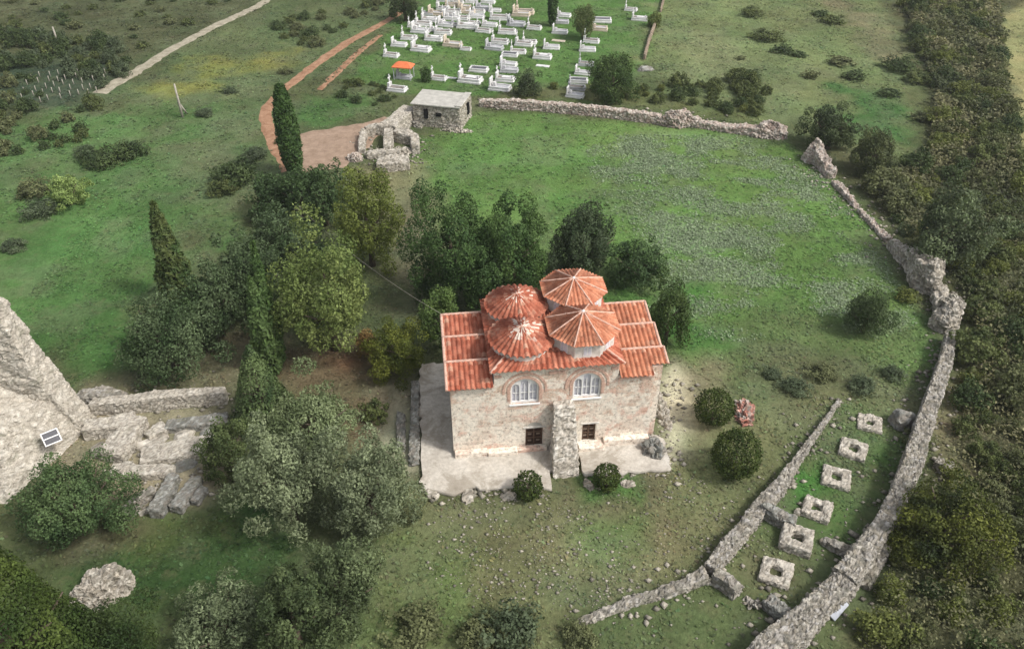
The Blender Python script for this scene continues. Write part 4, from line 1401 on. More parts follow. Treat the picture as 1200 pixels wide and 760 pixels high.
# six hollow square pedestals
peds = [(1020, 494, 'sunken hollow square pedestal at the top of the row, rim only'), (1001, 523, 'hollow square pedestal second from the top of the row'),
        (981, 556, 'hollow square pedestal third from the top of the row'), (958, 593, 'broken hollow square pedestal with a ragged rim, fourth in the row'),
        (935, 627, 'tall hollow square pedestal beside the cross wall'), (910, 668, 'hollow square pedestal lowest in the row')]
for i, (px, py, lab) in enumerate(peds):
    h = [0.28, 0.42, 0.42, 0.45, 0.8, 0.42][i]
    q = P(px, py, h)
    rz = R([-20, -27, -22, -29, -24, -25][i])
    hs_ = [0.62, 0.68, 0.7, 0.68, 0.74, 0.7][i]
    sq = [(-hs_, -hs_), (hs_, -hs_), (hs_, hs_), (-hs_, hs_)]
    pts = []
    for (a, b) in sq:
        pts.append((q[0] + a * math.cos(rz) - b * math.sin(rz), q[1] + a * math.sin(rz) + b * math.cos(rz), 0.66, h))
    bm = wall_bm(pts, 0.1, True, [0.2, 0.07, 0.12, 0.22, 0.09, 0.14][i], i + 20, 0.04, True)
    tag(rubble(bm, 'pedestal', size=0.36, amp=0.05, pal=PALES, seed=20 + i), lab, 'pedestal', 'hollow square pedestals')
q = P(1057, 490, 0.6)
tag(rubble(heap_bm(q[0], q[1], 1.1, 1.0, 1.4, 0.3, 0.15, 0.4, 7), 'boulder', size=0.7, amp=0.1, pal=GREYS, seed=27, rough=0.12), 'dark rounded boulder beside the top pedestal at the outer wall', 'boulder')
q = P(936, 597, 0.2)
tag(rubble(heap_bm(q[0], q[1], 0.45, 0.35, 0.4, 0.3, 0.1, 0.4, 9), 'boulder', size=0.4, amp=0.06, pal=CREAMS, seed=28, rough=0.05), 'small pale block beside the broken fourth pedestal', 'block')
# leaning pale slab
q = P(979, 712, 0.3)
bm = bmesh.new()
add_box(bm, -0.75, 0.75, -0.5, 0.5, -0.06, 0.06, 0.02)
o = bm_obj('slab', bm, M_SLAB)
o.location, o.rotation_euler = (q[0], q[1], 0.45), (R(28), R(-14), R(40))
tag(o, 'bluish white slab leaning at the foot of the outer wall', 'slab')

# heap of red roof tiles in the yard
q = P(872, 481, 0.3)
tag(rubble(heap_bm(q[0], q[1], 0.95, 1.5, 0.75, R(-12), 0.09, 0.45, 11), 'tile_heap', size=0.33, amp=0.26, pal=REDS, seed=31, rough=0.08), 'heap of broken red tiles and stones between two round bushes and the thicket', 'tile heap')

# low walls left of the terrace
stone_wall('narrow grey wall beside the left edge of the church terrace', wp([(487, 448, 0.7, 0.7), (486, 490, 0.7, 0.7), (485, 543, 0.8, 0.6)]), pal=GREYS, seed=32)
stone_wall('short grey footing parallel to the wall beside the church terrace', wp([(470, 484, 0.7, 0.45), (470, 528, 0.7, 0.4)]), pal=GREYS, seed=33)

# thin damp air over the whole valley
bm = bmesh.new()
add_box(bm, -400, 400, -60, 420, -2.5, 52)
hz_m = bpy.data.materials.new('haze_air')
hz_m.use_nodes = True
hn = hz_m.node_tree
hn.nodes.remove(hn.nodes['Principled BSDF'])
pv = hn.nodes.new('ShaderNodeVolumePrincipled')
pv.inputs['Color'].default_value = (0.93, 0.95, 0.97, 1)
pv.inputs['Density'].default_value = 0.00022
pv.inputs['Anisotropy'].default_value = 0.2
hn.links.new(pv.outputs[0], hn.nodes['Material Output'].inputs['Volume'])
tag(bm_obj('haze', bm, hz_m), kind='stuff')

# ------------------------------------------------------------------ RUINED TOWER AND DIG AT THE LEFT
tw = thing('ruined_tower', 'massive pale ruined tower with a sloping broken edge at the left border', 'ruined tower', (0, 0, 0))
bm = bmesh.new()
ptA = P(96, 506)
ptL = P(-150, 560)
def tower_part(name, pts, seed, pal, size=0.34, ragg=0.35):
    b = wall_bm(pts, 0.2, False, ragg, seed, 0.1, False)
    return rubble(b, name, parent=tw, size=size, amp=0.11, pal=pal, seed=seed, rough=0.18)
for nm, c8, sd in (('wall', [(-46, 45.6, -0.3), (-34.0, 46.5, -0.3), (-34.2, 48.9, -0.3), (-46, 49.4, -0.3), (-46, 45.7, 6.2), (-35.7, 46.1, 6.2), (-36.0, 48.7, 6.2), (-46, 49.2, 6.2)], 41),
                   ('upper_wall', [(-46, 45.75, 6.0), (-35.75, 46.15, 6.0), (-36.0, 48.6, 6.0), (-46, 49.1, 6.0), (-46, 46.0, 13.4), (-36.5, 46.3, 12.4), (-36.7, 48.3, 12.2), (-46, 48.8, 13.6)], 43)):
    rubble(hexa_bm(c8), nm, parent=tw, size=0.36, amp=0.07, pal=PALES, seed=sd, rough=0.16, joint_col=(0.33, 0.3, 0.25))
lowm = hexa_bm([(-46, 36.0, -0.3), (-36.6, 39.0, -0.3), (-34.1, 46.6, -0.3), (-46, 46.4, -0.3),
                (-46, 42.6, 7.0), (-37.6, 43.6, 5.0), (-35.4, 46.6, 3.6), (-46, 46.4, 11.5)], 0.2)
rubble(lowm, 'lower_mass', parent=tw, size=0.4, amp=0.07, pal=PALES, seed=42, rough=0.17, joint_col=(0.33, 0.3, 0.25))
# pale frame leaning in the opening
q = P(60, 512, 2.6)
bar = thing('metal_frame', 'small white metal frame lying against the foot of the ruined tower', 'metal frame', (q[0], q[1], 2.6), R(25))
bar.rotation_euler = (R(50), 0, R(38))
bar.scale = (0.8, 0.8, 0.8)
for x0, x1, y0, y1 in ((-0.75, 0.75, -0.65, -0.55), (-0.75, 0.75, 0.55, 0.65), (-0.75, -0.65, -0.55, 0.55), (0.65, 0.75, -0.55, 0.55)):
    boxes('frame_bar', [(x0, x1, y0, y1, -0.04, 0.04)], M_WHITE, bar)
boxes('infill_panel', [(-0.64, 0.64, -0.54, 0.54, -0.03, 0.01)], M_DARKG, bar)
boxes('cross_bar', [(-0.64, 0.64, -0.05, 0.05, 0.012, 0.05)], M_WHITE, bar)

dig = [
 ('two tier back wall of the dig with a pale top', [(108, 477, 1.0, 1.0), (150, 474, 1.0, 1.2), (200, 468, 1.0, 1.3), (266, 463, 0.9, 1.2)], PALES),
 ('rubble bank behind the ruined tower end', [(92, 468, 1.2, 0.8), (120, 464, 1.4, 1.1), (148, 470, 1.2, 0.8)], STONES),
 ('level terrace wall leaving the ruined tower', [(100, 503, 1.6, 1.0), (130, 500, 1.5, 1.0), (160, 494, 1.4, 1.0)], PALES),
 ('broad slanting wall block across the middle of the dig', [(130, 537, 1.9, 0.9), (146, 515, 1.8, 1.0), (163, 492, 1.6, 1.0)], PALES),
 ('low front wall of the dig below the slanting block', [(130, 552, 1.1, 0.6), (165, 553, 1.2, 0.6), (205, 552, 1.0, 0.5)], PALES),
 ('pale low wall between slanting block and trees', [(172, 512, 1.0, 0.5), (195, 500, 1.2, 0.5)], PALES),
 ('long ledge at the back of the dig under the trees', [(195, 500, 1.2, 0.5), (230, 497, 1.3, 0.6), (268, 490, 1.3, 0.5)], GREYS),
 ('grey paving ledge beside the conifer in the dig', [(165, 535, 1.8, 0.35), (205, 528, 2.0, 0.4), (245, 522, 2.0, 0.4)], PALES),
 ('left finger wall at the lower end of the dig', [(146, 606, 0.8, 0.7), (160, 588, 0.8, 0.7), (182, 574, 0.8, 0.6)], STONES),
 ('middle finger wall at the lower end of the dig', [(182, 603, 1.0, 0.9), (194, 580, 1.0, 0.8), (205, 558, 0.9, 0.7)], GREYS),
 ('right finger wall at the lower end of the dig', [(205, 598, 1.0, 0.7), (218, 580, 1.0, 0.6), (232, 560, 0.9, 0.5)], GREYS),
 ('last finger wall beside the olive at the dig', [(228, 590, 0.7, 0.5), (240, 572, 0.7, 0.5)], GREYS),
]
for i, (lab, pts, pal) in enumerate(dig):
    stone_wall(lab, wp([(p_[0], p_[1], p_[2], p_[3] * 1.15) for p_ in pts]), 'wall footing', 'wall_footing', pal, seed=50 + i, ragged=0.07, size=0.34, amp=0.05)
for k, (px, py, r_, pal, lab) in enumerate(((172, 521, 0.9, PALES, 'flat pale floor slab between the slanting block and the grey ledge'), (186, 516, 0.7, PALES, 'rounded pale stone near the long ledge of the dig'), (215, 512, 1.1, PALES, 'wide pale floor slab near the conifer in the dig'), (245, 508, 0.9, GREYS, 'grey floor slab beside the conifer in the dig'),
        (150, 545, 0.6, STONES, 'brownish stone lump below the slanting block'), (215, 545, 0.9, GREYS, 'grey floor slab above the finger walls'), (170, 598, 0.5, STONES, 'brownish stone lump between the finger walls'), (114, 527, 0.8, STONES, 'brownish stone lump near the tower foot'))):
    q = P(px, py, 0.15)
    tag(rubble(heap_bm(q[0], q[1], r_ * 1.3, r_ * .8, 0.32, k * 0.7, 0.12, 0.22, px), 'floor_slab', size=0.6, amp=0.07, pal=pal, seed=k + 3), lab, 'slab')
q = P(118, 688, 0.6)
tag(rubble(heap_bm(q[0], q[1], 2.0, 1.5, 1.7, R(20), 0.13, 0.5, 15), 'rubble_heap', size=0.3, amp=0.17, pal=CREAMS, seed=61, rough=0.2), 'pale rubble mound beside the big bright conifer', 'rubble heap')

# ------------------------------------------------------------------ GATEHOUSE
GQ = P(484, 147)
ga_ = R(-13)
gh = thing('gatehouse', 'flat roofed square stone gatehouse with two dark openings', 'gatehouse', (GQ[0], GQ[1], float(hgt(*GQ))), ga_)
bmw = hexa_bm([(0, 0, -0.4), (7.0, 0, -0.4), (7.2, 5.2, -0.4), (0, 5.2, -0.4), (0.05, 0.05, 3.1), (6.95, 0.05, 3.1), (7.1, 5.15, 3.2), (0.05, 5.15, 3.2)], 0.2)
rubble(bmw, 'wall', parent=gh, size=0.42, amp=0.07, pal=CREAMS, seed=71)
bm = bmesh.new()
add_box(bm, -0.15, 6.9, -0.12, 5.3, 3.12, 3.34, 0.05)
add_box(bm, 6.2, 7.15, 0.0, 5.2, 3.345, 3.5, 0.05)
bm_obj('roof', bm, M_CONC, gh)
bm = bmesh.new()
add_box(bm, 1.75, 2.35, -0.14, -0.05, 1.3, 2.7, 0.1)
bm_obj('opening', bm, M_HOLE, gh)
bm = bmesh.new()
add_box(bm, 3.45, 4.3, -0.14, -0.05, 1.75, 2.25, 0.1)
bm_obj('opening', bm, M_HOLE, gh)
boxes('opening', [(7.06, 7.3, 2.9, 3.5, 1.2, 2.8)], M_HOLE, gh)
tag(rubble(hexa_bm([(-1.0, 0, -0.3), (1.5, -0.9, -0.3), (1.8, -0.12, -0.3), (-1, -0.12, -0.3), (-1, -0.1, 1.0), (1.3, -0.7, 0.6), (1.5, -0.12, 0.7), (-1, -0.12, 1.1)], 0.2), 'foot_ramp', parent=gh, size=0.4, amp=0.1, pal=STONES, seed=72, rough=0.1))
stone_wall('broad wall sloping from the gatehouse down to the ruined room', wp([(481, 131, 2.2, 2.2), (468, 142, 2.2, 1.9), (455, 152, 2.4, 1.4)]), pal=PALES, seed=73, ragged=0.08, amp=0.05)
room = [
 ('left wall of the ruined room before the gatehouse', [(427, 156, 0.9, 1.3), (424, 168, 0.9, 1.1), (424, 178, 0.9, 0.7)]),
 ('rear wall of the ruined room before the gatehouse', [(428, 155, 0.9, 1.4), (440, 152, 0.9, 1.5), (455, 153, 0.9, 1.5)]),
 ('middle wall of the ruined room before the gatehouse', [(456, 156, 1.2, 1.5), (455, 168, 1.2, 1.4), (454, 178, 1.0, 1.0)]),
 ('right wall block of the ruined room facing the meadow', [(462, 158, 1.6, 1.4), (474, 160, 2.0, 1.5), (486, 164, 1.2, 1.5), (487, 176, 1.0, 1.3)]),
 ('front wall of the ruined room', [(430, 182, 1.1, 0.8), (448, 180, 1.2, 0.9), (470, 180, 1.1, 0.8)]),
 ('front platform block of the ruined room', [(442, 192, 2.4, 1.1), (460, 191, 2.6, 1.2), (480, 190, 2.2, 1.1)]),
]
for i, (lab, pts) in enumerate(room):
    stone_wall(lab, wp(pts), 'wall footing', 'wall_footing', CREAMS, seed=80 + i, ragged=0.16, size=0.42, rough=0.04, res=0.2, amp=0.06)
for px, py, rx, ry, h, lab in ((416, 186, 1.2, 0.9, 0.9, 'pinkish stone heap at the road end of the ruined room'), (470, 178, 1.6, 1.0, 0.7, 'grey stone heap inside the ruined room'), (534, 152, 2.6, 0.6, 0.45, 'line of pale fallen stones at the foot of the gatehouse')):
    q = P(px, py, 0.2)
    tag(rubble(heap_bm(q[0], q[1], rx, ry, h, R(-8), 0.17, 0.5, px), 'rubble_heap', size=0.45, amp=0.2, pal=PINKS if 'pinkish' in lab else CREAMS, seed=px % 17, rough=0.15), lab, 'rubble heap')

# ------------------------------------------------------------------ CEMETERY
gkinds = {}
def make_grave(kind):
    """meshes of one grave: list of (part name, mesh)"""
    parts = []
    def add(nm, lst, mat, bev=0.02):
        o = boxes(nm, lst, mat, None, bev)
        parts.append((nm, o.data))
        bpy.data.objects.remove(o)
    m = {'white': M_MARBLE, 'grey': M_GREYM, 'tan': M_TANM}[kind.split('_')[0]]
    k = kind.split('_')[1]
    L, W = 1.45, 0.8
    if k != 'flat':
        add('base', [(-L, L, -W, W, -0.1, 0.22)], m, 0.03)
        add('kerb', [(-L + .1, L - .1, -W + .08, -W + .24, .222, .55), (-L + .1, L - .1, W - .24, W - .08, .222, .55), (-L + .1, -L + .3, -W + .241, W - .241, .222, .55), (L - .28, L - .1, -W + .241, W - .241, .222, .55)], m)
        add('bed', [(-L + .31, L - .29, -W + .25, W - .25, .224, .42)], M_BED if k in ('cross', 'double') else M_GREYM if k == 'slab' else M_DARKG, 0.0)
    if k == 'cross':
        add('headstone', [(-L + .08, -L + .42, -.5, .5, .552, 1.15)], m)
        add('cross', [(-L + .17, -L + .32, -.1, .1, 1.152, 2.3), (-L + .18, -L + .31, -.42, -.102, 1.72, 1.92), (-L + .18, -L + .31, .102, .42, 1.72, 1.92)], m)
        add('vase', [(L - .5, L - .3, -.12, .12, .56, .85)], m)
    elif k == 'slab':
        add('headstone', [(-L + .1, -L + .32, -.62, .62, .552, 1.55)], m, 0.06)
        add('lantern_box', [(-L + .5, -L + .9, -.2, .2, .43, .95)], m)
    elif k == 'double':
        add('headstone', [(-L + .08, -L + .36, -.68, .68, .552, 1.3)], m, 0.05)
        add('cross', [(-L + .14, -L + .28, -.08, .08, 1.302, 2.1), (-L + .15, -L + .27, -.35, .35, 1.7, 1.86)], m)
        add('second_slab', [(-.5, .95, -.36, .36, .43, .64)], m)
        add('vase', [(.98, 1.16, -.3, -.1, .43, .9)], m)
    elif k == 'tall':
        add('headstone', [(-L + .05, -L + .5, -.75, .75, .552, 1.5)], m)
        add('monument', [(-L + .12, -L + .42, -.55, -.3, 1.502, 2.9), (-L + .12, -L + .42, .3, .55, 1.502, 2.9), (-L + .1, -L + .44, -.6, .6, 2.902, 3.1)], m)
        add('lantern_box', [(-L + .14, -L + .4, -.28, .28, 1.502, 2.1)], M_DARKG)
    else:
        add('slab', [(-L, L, -W * .7, W * .7, -.05, .16)], m, 0.05)
    return parts

def grave(px, py, kind, label, sc=1.0, rz=-12):
    if kind not in gkinds:
        gkinds[kind] = make_grave(kind)
    p = G(px, py)
    t = thing('grave', label, 'grave', p, R(rz), 'graves in the walled cemetery')
    t.scale = (sc, sc, sc)
    for nm, me in gkinds[kind]:
        link(bpy.data.objects.new(nm, me), t)
    return t

def z1(X, Y):
    return 440 + X / 6.61, Y / 6.61
def z2(X, Y):
    return 600 + X / 6.333, Y / 6.333
ORD = ['first', 'second', 'third', 'fourth', 'fifth', 'sixth', 'seventh', 'eighth', 'ninth', 'tenth', 'eleventh', 'twelfth']
KW = {'white_cross': 'white marble grave with a cross', 'white_slab': 'white marble grave with an upright headstone', 'white_double': 'white grave with a raised inner slab and cross',
      'grey_slab': 'grey stone grave with an upright headstone', 'tan_slab': 'tan stone grave with an upright headstone', 'tan_flat': 'flat tan grave slab', 'white_flat': 'flat white grave slab',
      'white_tall': 'white grave with a tall pillared monument', 'grey_cross': 'grey stone grave with a cross', 'white_dark': 'white grave with a black bed', 'tan_cross': 'tan stone grave with a cross'}
rows = [
 ('in the front left row by the red canopy', [z1(170, 690) + ('white_cross', 1.15), z1(222, 600) + ('grey_slab', .95)]),
 ('standing alone behind the gatehouse roof', [z1(490, 608) + ('white_cross', 1.0), z1(590, 600) + ('white_flat', .6)]),
 ('in the pair just behind the gatehouse corner', [z1(735, 625) + ('white_double', 1.45), z1(800, 545) + ('white_dark', 1.2)]),
 ('on the left edge of the cemetery, counted from the front', [z1(125, 445) + ('white_cross', 1.0), z1(185, 362) + ('white_slab', 1.05), z1(262, 310) + ('white_cross', 1.1), z1(350, 255) + ('white_slab', 1.3), z1(372, 200) + ('white_cross', 1.2), z1(420, 165) + ('white_double', 1.2), z1(470, 118) + ('tan_slab', 1.2), z1(525, 78) + ('white_tall', 1.0), z1(590, 50) + ('tan_cross', 1.0), z1(690, 62) + ('tan_slab', 1.0)]),
 ('in the second line from the cemetery left edge, counted from the front', [z1(355, 400) + ('white_double', 1.3), z1(455, 315) + ('white_double', 1.25), z1(525, 265) + ('white_cross', 1.2), z1(548, 205) + ('white_slab', 1.2), z1(592, 150) + ('white_slab', 1.25), z1(610, 100) + ('white_cross', 1.15)]),
 ('in the middle of the left block, counted from the front', [z1(598, 360) + ('tan_slab', 1.25), z1(700, 388) + ('white_cross', .75), z1(712, 215) + ('white_double', 1.45), z1(665, 150) + ('white_cross', 1.2), z1(718, 100) + ('tan_slab', 1.1), z1(785, 135) + ('white_slab', 1.15)]),
 ('on the right edge of the left block, counted from the front', [z1(838, 245) + ('white_cross', 1.1), z1(885, 200) + ('white_slab', 1.1), z1(960, 145) + ('white_cross', 1.4), z1(835, 70) + ('grey_slab', 1.2), z1(872, 25) + ('white_slab', 1.1), z1(905, -10) + ('grey_cross', 1.2)]),
 ('in the long middle row running back from the wall, counted from the front', [z1(965, 690) + ('white_slab', 1.3), z1(1005, 620) + ('white_double', 1.2), z1(1035, 550) + ('grey_slab', 1.15), z1(1030, 505) + ('white_slab', 1.1), z1(1040, 430) + ('white_dark', 1.1), z1(1105, 410) + ('white_cross', 1.05), z1(1150, 345) + ('white_cross', 1.2), z2(130, 318) + ('white_cross', 1.0)]),
 ('in the short row left of the middle row, counted from the front', [z1(920, 378) + ('grey_slab', 1.2), z1(965, 330) + ('white_cross', 1.2), z1(1020, 255) + ('white_cross', 1.25), z1(1090, 195) + ('grey_slab', 1.3), z1(1130, 115) + ('tan_slab', 1.35), z2(95, 95) + ('tan_cross', 1.4), z2(165, 215) + ('white_cross', 1.05), z2(30, 190) + ('grey_slab', 1.0)]),
 ('in the row below the tall cypress, counted from the front', [z2(228, 490) + ('white_flat', .85), z2(225, 430) + ('white_double', 1.2), z2(292, 358) + ('white_slab', 1.1), z2(345, 302) + ('tan_flat', .9), z2(355, 245) + ('white_slab', 1.1), z2(365, 175) + ('grey_slab', 1.1), z2(382, 120) + ('white_slab', 1.1)]),
 ('in the right row beside the large round bush, counted from the front', [z2(468, 715) + ('white_slab', 1.05), z2(480, 660) + ('grey_cross', 1.05), z2(492, 605) + ('white_dark', 1.15), z2(525, 545) + ('white_slab', 1.0), z2(550, 480) + ('grey_cross', 1.0), z2(560, 372) + ('white_slab', 1.1), z2(588, 312) + ('white_cross', 1.1), z2(645, 225) + ('tan_slab', 1.2), z2(668, 165) + ('white_dark', 1.35)]),
 ('in the gaps of the left block from the front', [z1(470, 245) + ('white_slab', .9), z1(300, 215) + ('white_cross', .9), z1(640, 205) + ('white_cross', .95), z1(490, 175) + ('white_dark', .9), z1(765, 185) + ('white_cross', .9), z1(405, 120) + ('grey_slab', .9), z1(560, 120) + ('white_cross', .9), z1(800, 95) + ('white_cross', .95), z1(925, 85) + ('white_slab', .95), z1(640, 30) + ('white_cross', .9), z1(740, 25) + ('white_double', .9), z1(545, 20) + ('white_cross', .9)]),
 ('standing apart near the cemetery side wall', [z2(882, 80) + ('white_cross', .95), z2(945, 150) + ('white_double', 1.15)]),
]
SHORT = [(' with a ', ' with '), (' counted from', ' from'), ('along the lawn side of the left block', 'in the fourth line off the road'), ('in the second line off the road', 'in the second line off the road from the front'), ('on the left edge of the cemetery', 'in the line nearest the dirt road'), ('in the long middle row', 'in the long row behind the wall'), ('in the short row left of the middle row', 'in the row beside the long row'),
         ('on the right edge of the left block', 'in the fourth line off the road'), ('in the right row beside the large round bush', 'in the row by the round bush'), ('in the second line from the dirt road', 'in the second line off the road from the front'), ('in the middle of the left block', 'in the third line off the road')]
for where, lst in rows:
    for i, (px, py, kd, sc) in enumerate(lst):
        sc *= 0.9
        lab = KW[kd] + ', ' + (ORD[i] + ' ' if len(lst) > 2 else '') + where
        wds = lab.split()
        lab = lab.replace('white marble grave', 'white grave').replace('running back from the wall, ', '').replace('stone grave', 'grave')
        lab = lab.replace(', counted from the front', ' from the front').replace(' with an upright headstone', ' with headstone').replace('with a raised inner slab and cross', 'with inner slab')
        lab = lab.replace('from the cemetery left edge from the front', 'beside the cemetery edge line').replace('a tall pillared monument', 'tall monument').replace('in the second line beside the cemetery edge line', 'in the second line from the dirt road')
        for a_, b_ in SHORT:
            lab = lab.replace(a_, b_)
        grave(px, py, kd, lab, sc, -12 + (i * 37 % 11) - 5)
# canopy over a grave
p = G(*z1(222, 600))
cn = thing('grave_canopy', 'small orange roofed canopy on four posts over a grave', 'canopy', p, R(-12))
bm = bmesh.new()
b4 = [bm.verts.new(q) for q in ((-1.6, -1.1, 2.0), (1.6, -1.1, 2.0), (1.6, 1.1, 2.0), (-1.6, 1.1, 2.0))]
t2 = [bm.verts.new(q) for q in ((-.7, 0, 2.65), (.7, 0, 2.65))]
b3 = [bm.verts.new((v.co.x, v.co.y, 1.88)) for v in b4]
for f in ((b4[0], b4[1], t2[1], t2[0]), (b4[1], b4[2], t2[1]), (b4[2], b4[3], t2[0], t2[1]), (b4[3], b4[0], t2[0])):
    bm.faces.new(f)
for i in range(4):
    bm.faces.new((b4[i], b3[i], b3[(i + 1) % 4], b4[(i + 1) % 4]))
bm.faces.new(b3)
bm_obj('canopy_roof', bm, M_ORANGE, cn)
for x in (-1.35, 1.35):
    for y in (-.9, .9):
        boxes('post', [(x - .05, x + .05, y - .05, y + .05, -.1, 1.9)], M_METAL, cn)

# side wall of the cemetery
def low_wall(label, pts, h, th, mat, name='boundary_wall'):
    bm = wall_bm([(*P(*q), th, h) for q in pts], 0.4, False, 0.06, 3, 0.0, True)
    o = rubble(bm, name, size=0.6, amp=0.04, pal=[(0.3, 0.23, 0.16), (0.36, 0.28, 0.2), (0.26, 0.19, 0.14)], seed=5)
    return tag(o, label, 'wall')
low_wall('low brown boundary wall at the right end of the cemetery', [(755, 70), (760, 50), (768, 30)], 0.9, 0.5, M_STONE)
low_wall('far brown boundary wall piece behind the low tree', [(774, 14), (780, -8)], 0.9, 0.4, M_STONE)
p = G(757, 82)
tag(rubble(heap_bm(p[0], p[1], 1.6, 1.0, 0.6, 0.2, 0.2, 0.5, 33), 'boulder', size=0.9, amp=0.12, pal=GREYS, seed=33, rough=0.1), 'pale flat boulder at the end of the brown boundary wall', 'boulder')

# ------------------------------------------------------------------ POLES AND WIRE
def pole(label, base, topy, r=0.12, arm=False, prop=None):
    h = height_for(base[0], base[1], topy)
    t = thing('utility_pole', label, 'pole', G(*base))
    tube('post', [(0, 0, -0.3), (0, 0, h / 2), (0, 0, h)], [r * 1.2, r, r * .8], M_WOOD, t)
    if arm:
        boxes('crossarm', [(-.7, .7, -.05, .05, h - .5, h - .38)], M_WOOD, t)
        for x in (-.6, .6):
            tube('insulator', [(x, 0, h - .38), (x, 0, h - .2)], .06, M_WHITE, t)
    if prop:
        q = G(*prop) - G(*base)
        tube('brace', [(q.x, q.y, 0), (q.x * .2, q.y * .2, h * .35)], r * .8, M_WOOD, t)
    return t, h
pole('leaning pale pole with a short brace in the left meadow', (214, 137), 98, 0.16, False, (219, 133))
pole('slim pale pole in the dark scrub by the stakes', (70, 57), 31, 0.16)
t, h = pole('pale utility pole among the olives carrying the wire', (356, 268), 240, 0.13, True)
a = Vector(t.location) + Vector((0, 0, h - 0.25))
b = CW(-0.1, 7.9, 7.9)
pts = [a.lerp(b, k / 16) - Vector((0, 0, 4 * 0.9 * (k / 16) * (1 - k / 16))) for k in range(17)]
tag(tube('overhead_wire', pts, 0.015, M_WOOD, None, 5), 'thin pale overhead wire running from the pole to the church', 'wire')
# stakes of a small plot beyond the track
rnd = random.Random(5)
st0 = None
for r_ in range(5):
    for k in range(9):
        px = 24 + k * 11.5 + r_ * 3 + rnd.uniform(-2, 2)
        py = 122 - k * 1.6 - r_ * 7.5 + rnd.uniform(-1.2, 1.2)
        if st0 is None:
            st0 = tube('stake', [(0, 0, -.2), (0, 0, .4), (0.02, 0, .85)], [.08, .07, .06], M_WOOD, None, 5)
            o = st0
        else:
            o = st0.copy()
            C.objects.link(o)
        o.location = G(px, py)
        tag(o, 'short pale stake standing in rows in the dark scrub plot', 'stake', 'stakes of the small plot')

# ------------------------------------------------------------------ TREES
cypress('tall dense dark cypress beside the dirt road', (346, 206), 102, 17, 'column', (0.026, 0.045, 0.016), (0.045, 0.07, 0.024), 1)
cypress('shaggy spiky cypress with a reddish dead patch in the left meadow', (213, 352), 236, 22, 'shaggy', (0.04, 0.058, 0.024), (0.075, 0.08, 0.035), 2, 0.28)
cypress('slim pointed cypress behind the yellowish plane tree', (327, 425), 286, 13, 'shaggy', (0.04, 0.062, 0.025), (0.065, 0.09, 0.035), 3)
cypress('shorter pointed cypress beside the slim one', (318, 435), 328, 18, 'shaggy', (0.05, 0.072, 0.03), (0.08, 0.1, 0.045), 4)
cypress('dark cypress standing among the graves', (647, 31), -25, 7, 'column', (0.026, 0.045, 0.016), (0.04, 0.062, 0.022), 5, 0.32)

